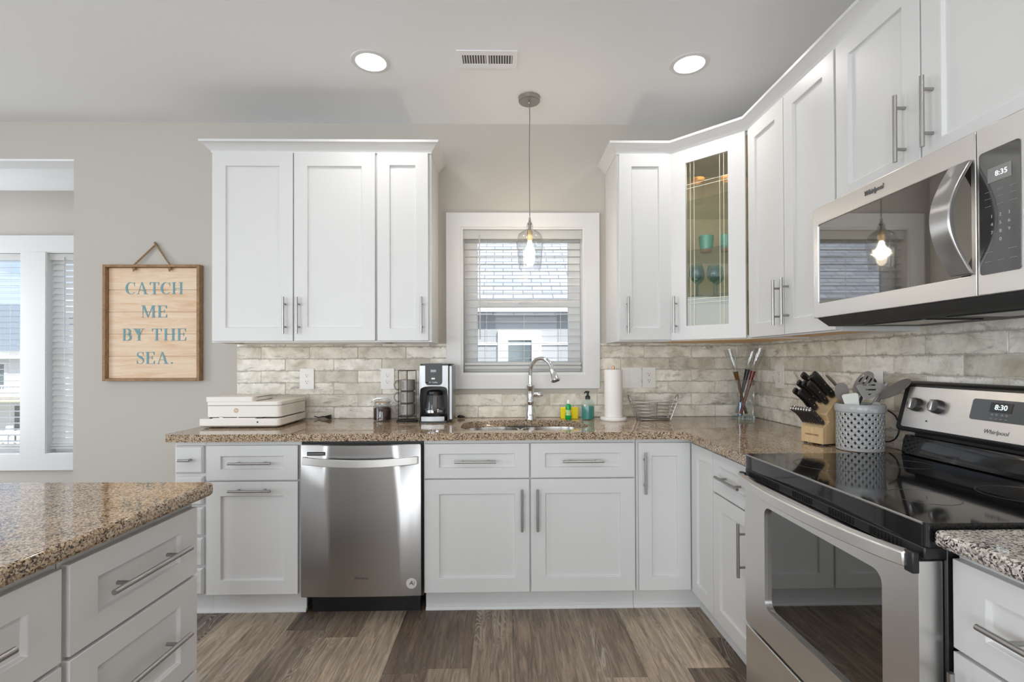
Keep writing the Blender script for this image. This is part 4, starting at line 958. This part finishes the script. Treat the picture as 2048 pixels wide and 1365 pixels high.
# ------------------------------------------------------------------ corner vase with flutes
c = thing('glass_vase', 'square clear glass vase holding tall flutes in the counter corner', 'vase', (1.432, -.150, Z0))
build('base', MB().fill([rrect(-.050, .050, -.050, .050, .006)], 0, .024), glass('thick_glass', (.74, .82, .80), 3.0), c, .003, label='thick clear glass foot')
sq = lambda r_, z_: [(a, b_, z_) for a, b_ in rrect(-r_, r_, -r_, r_, .008, 3)]
build('wall', MB().loft([sq(.044, .0245), sq(.051, .235)], False, False), CLGLASS, c, label='thin clear glass wall')
IRI = mat('iridescent_glass', (.30, .42, .60), .08, .9)
def flute(label, base, tip, col, cup=.14, metal=.0):
    b_, t = Vector(base), Vector(tip); ax = (t-b_).normalized()
    M = Matrix.Translation(b_) @ ax.to_track_quat('Z', 'Y').to_matrix().to_4x4()
    c = thing('champagne_flute', label, 'glass', M=M, group='colored-stem flutes in the corner vase'); L0 = (t-b_).length
    sl = L0-cup
    build('stem', MB().lathe([(.010, 0), (.0075, .05), (.0082, sl*.5), (.0115, sl*.8), (.0145, sl)], n=16), mat('stem_'+label.split()[0], col, .1, metal), c, label=label.split()[0]+' colored glass stem')
    build('collar', MB().lathe([(.0125, sl), (.019, sl+.002), (.020, sl+.006), (.012, sl+.010)], n=20), CLGLASS, c)
    build('cup', MB().lathe([(.010, sl+.010), (.017, sl+.030), (.025, sl+.075), (.031, L0)], n=28, cap1=False), CLGLASS, c, label='clear glass cup')
    return c
V_ = lambda x, y, z: (1.432+x, -.150+y, Z0+z)
flute('amber and black stemmed flute leaning left in the corner vase', V_(.022, .002, .032), V_(-.084, -.012, .416), (.13, .065, .018))
flute('dark blue stemmed flute leaning right in the corner vase, behind the red one', V_(-.024, .025, .032), V_(.084, .040, .428), (.012, .014, .03))
flute('red stemmed flute leaning right in the corner vase', V_(-.025, -.026, .032), V_(.086, -.034, .420), (.16, .008, .012))
c = thing('glass_horn', 'iridescent blue glass trumpet standing inside the corner vase', 'ornament', (1.4175, -.151, Z0+.0245))
build('horn', MB().lathe([(.0165, 0), (.012, .025), (.008, .05), (.0055, .075)], n=24), IRI, c)

# ------------------------------------------------------------------ knife block
BM = T(1.278, -.981, Z0) @ Matrix.Rotation(R(-75), 4, 'Z')
c = thing('knife_block', 'light wood knife block full of black-handled knives beside the utensil crock', 'knife block', M=BM)
build('block', MB().fill([[(0, .006), (0, .072), (.034, .098), (.018, .128), (.098, .212), (.165, .140), (.165, .006)]], 0, .106, 'x'), BEECH, c, .0015)
for fx in (.012, .094):
    for fy in (.012, .15): build('foot', MB().lathe([(.006, 0), (.006, .0062)], (fx, fy, 0), 12), BLACK, c)
text('logo', 'FARBERWARE', .0105, mat('burnt_print', (.12, .03, .02), .6), c, T(.053, -.0004, .040) @ FRONT, .0002)
KH = mat('knife_handle', (.016, .014, .013), .3); STK = mat('steak_handle', (.045, .040, .036), .28)
kd = Vector((0, -.743, .669)); kn = Vector((0, .669, .743))
def knife(name, label, base, L0, r_, mt, grp, bend=.0, dr=None):
    ax = dr or kd
    M = BM @ Matrix.Translation(base)
    c = thing(name, label, 'knife', M=M, group=grp)
    pts = [ax*(L0*t)+kn*bend*sin(pi*t)*L0 - kn*(.010*max(0, t-.75)) for t in (0, .06, .2, .4, .6, .78, .92, .98, 1)]
    build('handle', MB().tube(pts, [r_*q for q in (.85, 1.02, .98, .86, .92, 1.06, 1.12, .98, .55)], 14, flat=1.0, up=kn).xf(Matrix.Diagonal((.44 if grp.startswith('steak') else .50, 1, 1, 1))), mt, c)
    build('bolster', MB().tube([ax*-.002, ax*.004], r_*.9, 12, up=kn).xf(Matrix.Diagonal((.46, 1, 1, 1))), NICKEL, c)
    if grp.startswith('steak'): build('end_cap', MB().tube([pts[-3], pts[-2], pts[-1], pts[-1]+ax*.0012], [r_*1.14, r_*1.02, r_*.62, r_*.3], 12, up=kn).xf(Matrix.Diagonal((.47, 1, 1, 1))), NICKEL, c, label='grey steel end cap')
    for t in (.2, .5, .8):
        p = ax*(L0*t)+kn*bend*sin(pi*t)*L0; rv = MB()
        rv.tube([p+Vector((-r_*.50, 0, 0)), p+Vector((r_*.50, 0, 0))], .0026, 8)
        build('rivet', rv, CHROME, c)
    return c
def sp(f): return Vector((0, .018+.080*f, .128+.084*f))
specs = [(.022, .88, .118, .0135, 'tallest handle at the back, nearest the outlet'), (.050, .86, .105, .0125, 'second handle of the back row'), (.084, .84, .125, .016, 'broad back row handle beside the crock'),
         (.018, .56, .110, .0125, 'middle row handle nearest the corner vase'), (.048, .54, .112, .0130, 'middle handle of the middle row'), (.078, .50, .114, .0135, 'middle row handle nearest the crock'),
         (.020, .22, .105, .0125, 'lower row handle farthest from the crock'), (.050, .18, .104, .0135, 'lower row handle above the steak knives\' middle')]
for x_, f_, L0, r_, l_ in specs:
    p = sp(f_); p.x = x_
    knife('kitchen_knife', 'black riveted knife in the wood block, '+l_, p+kd*.006, L0*1.13, r_*1.05, KH, 'large knives in the wooden block', .02)
for k in range(8):
    t = k/7; nm = ['first', 'second', 'third', 'fourth', 'fifth', 'sixth', 'seventh', 'eighth'][k]
    knife('steak_knife', f'dark steak knife in the block\'s low front row, {nm} counting towards the crock', Vector((.007+.092*t, .016, .0850))+kd*.008, .096, .0098, STK, 'steak knives in the front row of the block', .035)
c = thing('kitchen_shears', 'grey steel spine of kitchen shears leaning out of the back of the knife block', 'scissors', M=BM @ Matrix.Translation((.100, .101, .2095)))
build('blade_spine', MB().tube(bez([(0, .03, -.002), (0, .0, .018), (0, -.045, .058), (0, -.075, .082)], 14), [.006]*4+[.008]*9+[.006, .003], 10, flat=.6), mat('shears_steel', (.42, .38, .33), .35, .7), c)

# ------------------------------------------------------------------ crock and utensils
UX, UY = 1.397, -1.168
c = thing('utensil_crock', 'grey ceramic utensil crock pierced with diamond holes beside the range', 'crock', (UX, UY, Z0))
CR = mat('grey_ceramic', (.44, .44, .44), .22)
nA, nZ, r0 = 21, 9, .080
mbk = MB(); zA, zB_ = .012, .150
for iz in range(nZ):
    for ia in range(nA):
        o_ = .5 if iz % 2 else 0
        a0, a1 = 2*pi*(ia+o_)/nA, 2*pi*(ia+1+o_)/nA; am = (a0+a1)/2; z0_, z1_ = zA+(zB_-zA)*iz/nZ, zA+(zB_-zA)*(iz+1)/nZ; zm = (z0_+z1_)/2
        P_ = lambda a, z, r=r0: (r*cos(a), r*sin(a), z)
        q, h_ = (a1-a0)*.235, (z1_-z0_)*.42
        vs_ = [P_(a0, z0_), P_(am, z0_), P_(a1, z0_), P_(a1, zm), P_(a1, z1_), P_(am, z1_), P_(a0, z1_), P_(a0, zm), P_(am, zm-h_, r0*.985), P_(am+q, zm, r0*.985), P_(am, zm+h_, r0*.985), P_(am-q, zm, r0*.985)]
        mbk.add(vs_, [(0, 1, 8, 11), (11, 7, 0), (1, 2, 9, 8), (2, 3, 9), (3, 4, 9), (4, 5, 10, 9), (5, 6, 11, 10), (6, 7, 11)])
bdy = build('crock_wall', mbk, CR, c); sd = bdy.modifiers.new('s', 'SOLIDIFY'); sd.thickness = .006; sd.offset = -1
build('crock_base', MB().lathe([(.074, 0), (.080, .003), (.0805, .012), (.074, .0125), (.073, .008), (.001, .008)], n=48), CR, c)
build('crock_rim', MB().lathe([(.080, .149), (.0835, .152), (.0845, .160), (.0845, .176), (.082, .181), (.077, .181), (.075, .176), (.075, .149)], n=48, cap0=False, cap1=False), CR, c)
build('crock_shade_liner', MB().lathe([(.0705, .012), (.0705, .150)], n=40, cap1=False), mat('crock_inside_shade', (.05, .05, .05), .8), c)  # dark liner added so the pierced holes look shaded inside
pc4 = build('extension_cord', MB().tube(bez([(0, 0, .0), (.01, -.025, -.02), (.008, -.045, -.06), (.005, -.035, -.10), (.0, -.01, -.12), (.004, .02, -.125)], 24), .003, 8), BLACK)
pc4.location = (1.512, -1.165, 1.065); tag(pc4, 'black cord looping out behind the utensil crock towards the range', 'cord')
UG = mat('utensil_grey', (.215, .195, .18), .45); UGD = mat('utensil_dark_grey', (.13, .118, .108), .42); UGL = mat('utensil_light_grey', (.36, .35, .34), .42); UDK = mat('utensil_black', (.02, .02, .02), .4); UWH = mat('spatula_white', (.80, .82, .76), .4)
def slotset(n, w_, h_, dx, cz, lean=0): return [[(x0+a+b_*lean, cz+b_) for a, b_ in rrect(-w_/2, w_/2, -h_/2, h_/2, w_*.45, 3)] for x0 in [dx*(i-(n-1)/2) for i in range(n)]]
def utensil(name, label, bot, top, outline, holes, mt, face=(-.59, -.81, .1), cup=0, cat='utensil', hl=.10, hdir=None):
    """outline in (x, z) from the neck upwards; the head turned about its shaft to look along face"""
    b_, t = Vector(bot), Vector(top); ax = (t-b_).normalized(); f_ = Vector(face); yv = -(f_-ax*f_.dot(ax)).normalized(); xv = yv.cross(ax)
    M = Matrix.Identity(4)
    for i in range(3): M[i][0] = xv[i]; M[i][1] = yv[i]; M[i][2] = ax[i]; M[i][3] = b_[i]
    c = thing(name, label, cat, M=M); L0 = (t-b_).length; hb = L0-hl
    if hdir: hb = L0
    build('handle', MB().tube([(0, 0, .0), (0, 0, hb*.5), (0, 0, hb+.012)], [.0060, .0052, .0050], 10), mt, c)
    mb = MB().fill([[(a, hb+z_) for a, z_ in outline]]+[[(a, hb+z_) for a, z_ in h] for h in holes], -.0018, .0018, 'y')
    for v in mb.v: v.y += cup*((v.x/.03)**2 + ((v.z-hb-hl*.5)/(hl*.6))**2)*.01
    if hdir:
        hz = Vector(hdir).normalized(); hy = -(f_-hz*f_.dot(hz)).normalized(); hx = hy.cross(hz); H_ = Matrix.Identity(4)
        for i in range(3): H_[i][0] = hx[i]; H_[i][1] = hy[i]; H_[i][2] = hz[i]
        mb.xf(M.inverted() @ Matrix.Translation(t) @ H_ @ Matrix.Translation((0, 0, -hb)))
    build('head', mb, mt, c, .001)
    return c
def egg(wm, h_, n=30, sq=.85): return [(wm*math.copysign(abs(sin(2*pi*k/n))**sq, sin(2*pi*k/n)), h_/2-h_/2*cos(2*pi*k/n)) for k in range(n)]
def trap(w0, w1, h_): return [(-.006, 0), (.006, 0), (w0, h_*.22), (w1, h_-.006), (w1-.006, h_), (-w1+.006, h_), (-w1, h_-.006), (-w0, h_*.22)]
UB = lambda x, y: (UX+x, UY+y, Z0+.020)
UT = lambda x, y, z: (UX+x, UY+y, Z0+z)
utensil('slotted_spoon', 'grey slotted spoon standing tallest in the utensil crock', UB(-.045, .012), UT(-.018, -.004, .215), egg(.0265, .108), slotset(3, .0056, .036, .0145, .070), UG, cup=-.4, hl=.108, hdir=(.058, .0, .086))
utensil('slotted_turner', 'light grey slotted turner, broad head turned level above the crock rim', UB(-.040, .028), UT(.080, -.030, .252), trap(.022, .033, .120), slotset(3, .0070, .055, .020, .066, .25), UGL, face=(-.45, -.85, .22), hl=.112, hdir=(-.148, -.03, -.034))
utensil('serving_spoon', 'solid dark grey serving spoon tipped low over the range side of the crock', UB(.004, .030), UT(.034, -.060, .206), egg(.024, .120), [], UGD, face=(-.45, -.55, .75), cup=-.4, hl=.120, hdir=(.046, -.060, .056))
utensil('spatula', 'short white silicone spatula at the front left of the utensil crock', UB(.0, -.010), UT(-.058, -.026, .222), trap(.023, .027, .064), [], UWH, hl=.064)
utensil('ladle', 'dark grey round spoon mostly hidden behind the white spatula', UB(-.012, .060), UT(-.050, .034, .262), egg(.024, .07), [], UG, cup=-.5, hl=.07)
utensil('pasta_server', 'black pasta server with a pierced head behind the slotted spoon', UB(-.045, .042), UT(.068, .030, .285), egg(.033, .080), [[(x0+.0055*cos(2*pi*k/10), z_+.007*sin(2*pi*k/10)) for k in range(10)] for x0, z_ in ((0, .045), (-.014, .058), (.014, .058))], UDK, cup=-.8, hl=.080)
utensil('mixing_spoon', 'light grey spoon bowl low at the rim of the utensil crock', UB(.045, -.01), UT(.022, -.060, .194), egg(.016, .055), [], UGL, cup=-.5, hl=.055)

# ------------------------------------------------------------------ glassware in the corner cabinet
CZ = 1.372
def shelfz(i): return CZ+(.247, .500, .777)[i]+.0042
def cup_(label, x, y, z, src=None):
    if src: c = copy_tree(src); c.location = (x, y, z); c['label'] = label; return c
    c = thing('cup', label, 'cup', (x, y, z), group='mint green cups in the glass cabinet')
    build('cup_body', MB().lathe([(.031, .016), (.033, .018), (.040, .088), (.0405, .094), (.038, .094), (.034, .03), (.001, .024)], n=32), mat('mint_glaze', (.20, .52, .38), .25), c, label='mint green glazed body')
    build('bare_foot', MB().lathe([(.028, 0), (.031, .003), (.0325, .0165), (.001, .0168)], n=32), mat('terracotta', (.70, .30, .14), .6), c, label='orange unglazed foot')
    return c
k1_ = cup_('mint green cup with an orange foot, whole in view on the middle glass shelf', 1.155, -.300, shelfz(1))
cup_('mint green cup on the middle glass shelf, half hidden by the cabinet door frame', 1.262, -.325, shelfz(1), k1_)
def wine(label, x, y, z, src=None):
    if src: c = copy_tree(src); c.location = (x, y, z); c['label'] = label; return c
    c = thing('wine_glass', label, 'glass', (x, y, z), group='blue tinted wine glasses in the glass cabinet')
    build('bowl', MB().lathe([(.005, .078), (.022, .088), (.036, .108), (.040, .128), (.036, .155), (.030, .178)], n=32, cap0=False, cap1=False), BLUEGL, c)
    build('stem', MB().lathe([(.032, .0005), (.033, .002), (.008, .006), (.0042, .014), (.0038, .06), (.006, .079)], n=24), BLUEGL, c)
    return c
w0_ = wine('blue tinted wine glass at the left edge of the cabinet\'s glass door', 1.080, -.345, shelfz(0))
wine('blue tinted wine glass just behind the leftmost one on the lower glass shelf', 1.118, -.265, shelfz(0), w0_)
wine('blue tinted wine glass at the middle of the lower glass shelf', 1.185, -.330, shelfz(0), w0_)
wine('blue tinted wine glass at the back right of the lower glass shelf', 1.235, -.255, shelfz(0), w0_)
def beer(label, x, y, z, src=None):
    if src: c = copy_tree(src); c.location = (x, y, z); c['label'] = label; return c
    c = thing('beer_glass', label, 'glass', (x, y, z), group='clear glasses in the glass cabinet')
    build('glass_body', MB().lathe([(.026, 0), (.028, .004), (.024, .02), (.031, .09), (.036, .13), (.034, .16)], n=28, cap1=False), GLASS, c)
    build('orange_print', MB().lathe([(.0345, .125), (.0362, .135), (.0358, .146)], n=28, cap0=False, cap1=False).xf(Matrix.Diagonal((1.01, 1.01, 1, 1))), mat('orange_decal', (.75, .38, .10), .5), c)
    return c
b0_ = beer('clear glass with an orange mark on the top glass shelf, left', 1.110, -.300, shelfz(2))
beer('clear glass with an orange mark on the top glass shelf, right', 1.262, -.335, shelfz(2), b0_)
c = thing('shot_glass', 'small clear glass on the floor of the glass-door cabinet', 'glass', (1.105, -.30, CZ+.0203))
build('glass_body', MB().lathe([(.018, 0), (.020, .006), (.025, .065)], n=24, cap1=False), GLASS, c)

# ------------------------------------------------------------------ outdoors
struct('ground', MB().box(-70, 40, 2.0, 80, -4.2, -4.0), paint('sandy_ground', (.42, .40, .33), .95), 'sandy ground outside between the houses', 'ground')
def shingles():
    m = mat('asphalt_shingles', (.4, .4, .4), .9); N, L, b = nodes(m); v = mapping(N, L, (1, 1, 1)).outputs[0]
    s_ = N.new('ShaderNodeSeparateXYZ'); L.new(v, s_.inputs[0]); cb = N.new('ShaderNodeCombineXYZ'); L.new(s_.outputs[0], cb.inputs[0]); L.new(s_.outputs[2], cb.inputs[1])
    br = N.new('ShaderNodeTexBrick'); br.inputs['Scale'].default_value = 1; br.inputs['Brick Width'].default_value = .33; br.inputs['Row Height'].default_value = .085; br.inputs['Mortar Size'].default_value = .008; br.inputs['Bias'].default_value = .1
    br.inputs['Color1'].default_value = (.58, .59, .60, 1); br.inputs['Color2'].default_value = (.44, .45, .47, 1); br.inputs['Mortar'].default_value = (.20, .21, .23, 1)
    L.new(cb.outputs[0], br.inputs['Vector']); L.new(br.outputs[0], b.inputs['Base Color']); return m
SHG2 = shingles(); SID = mat('grey_siding', (.42, .43, .44), .8); EXW = mat('exterior_white', (.82, .82, .82), .6); DKP = mat('dark_pane', (.10, .13, .14), .1)
c = thing('house', 'grey board-sided neighbour house with a pale shingle roof outside the sink window', 'building', (0, 5, -4.0))
wl = MB().box(-7, 7, 5.0, 13, -4.0, 2.12)
for k in range(46): wl.box(-6.9+k*.3, -6.885+k*.3, 4.992, 5.0, -4.0, 2.05)
build('wall', wl, SID, c, W=True)
build('roof', MB().loft([[(xx, 4.76, 2.09), (xx, 9.2, 5.2), (xx, 13.6, 2.09), (xx, 13.6, 2.0), (xx, 9.2, 5.1), (xx, 4.76, 2.0)] for xx in (-7.4, 7.4)]), SHG2, c, W=True)
build('fascia', MB().box(-7.4, 7.4, 4.72, 4.76, 2.04, 2.11), EXW, c, W=True)
build('frieze', MB().box(-7, 7, 4.97, 5.0, 1.52, 1.56), EXW, c, W=True)
wf = build('window', MB().fill([rect(-.09, .62, .2, 1.755), rect(.076, .46, .3, 1.60)], 4.95, 5.0, 'y'), EXW, c, W=True)
build('pane', MB().box(.07, .47, 4.98, 4.99, .29, 1.61), DKP, wf, W=True)
c = thing('house', 'white neighbour house with grey roof and balcony outside the nook window', 'building', (-36, 30, -4.0))
build('wall', MB().box(-48, -27, 30, 42, -4.0, 1.95), EXW, c, W=True)
build('roof', MB().loft([[(xx, 29, 1.85), (xx, 38, 6.0), (xx, 46, 1.85), (xx, 46, 1.6), (xx, 38, 5.7), (xx, 29, 1.6)] for xx in (-49, -26)]), mat('blue_grey_roof', (.20, .23, .26), .9), c, W=True)
build('fascia', MB().box(-49, -26, 28.9, 29, 1.5, 1.86), EXW, c, W=True)
bal = build('balcony', MB().box(-48, -27, 27.5, 30, -1.15, -.9), mat('deck_wood', (.55, .47, .36), .8), c, W=True)
rl = MB().box(-48, -27, 27.5, 27.56, -.2, -.12).box(-48, -27, 27.5, 27.56, -.85, -.8)
for k in range(130): rl.box(-48+k*.16, -47.95+k*.16, 27.51, 27.55, -.85, -.15)
build('railing', rl, EXW, bal, W=True)
for xx in (-46.2, -43.0, -39.8, -36.6, -33.4, -30.2):
    w_ = build('window', MB().fill([rect(xx-.75, xx+.75, -.6, 1.3), rect(xx-.6, xx+.6, -.5, 1.15)], 29.94, 30.0, 'y'), EXW, c, W=True)
    build('pane', MB().box(xx-.61, xx+.61, 29.97, 29.99, -.51, 1.16), DKP, w_, W=True)
for xx in (-45.5, -40.5, -35.5, -30.5):
    build('garage_opening', MB().box(xx-1.6, xx+1.6, 29.93, 30.0, -3.9, -1.6), mat('garage_dark', (.10, .10, .10), .8), c, W=True)
    build('post', MB().box(xx+2.4, xx+2.6, 27.6, 27.8, -4.0, -1.15), EXW, c, W=True)
c = thing('fence', 'white picket rail outside the nook window', 'fence', (-13, 10, -4.0))
fp = MB().box(-20, -8, 10, 10.05, -.62, -.52).box(-20, -8, 10, 10.05, -1.7, -1.6)
for k in range(78): fp.box(-19.95+k*.152, -19.88+k*.152, 9.98, 10.0, -1.75, -.50)
build('railing', fp, EXW, c, W=True)
build('post', MB().box(-20, -19.9, 10, 10.1, -4, -.4).box(-13, -12.9, 10.06, 10.16, -4, -.4).box(-8.1, -8, 10, 10.1, -4, -.4), EXW, c, W=True)
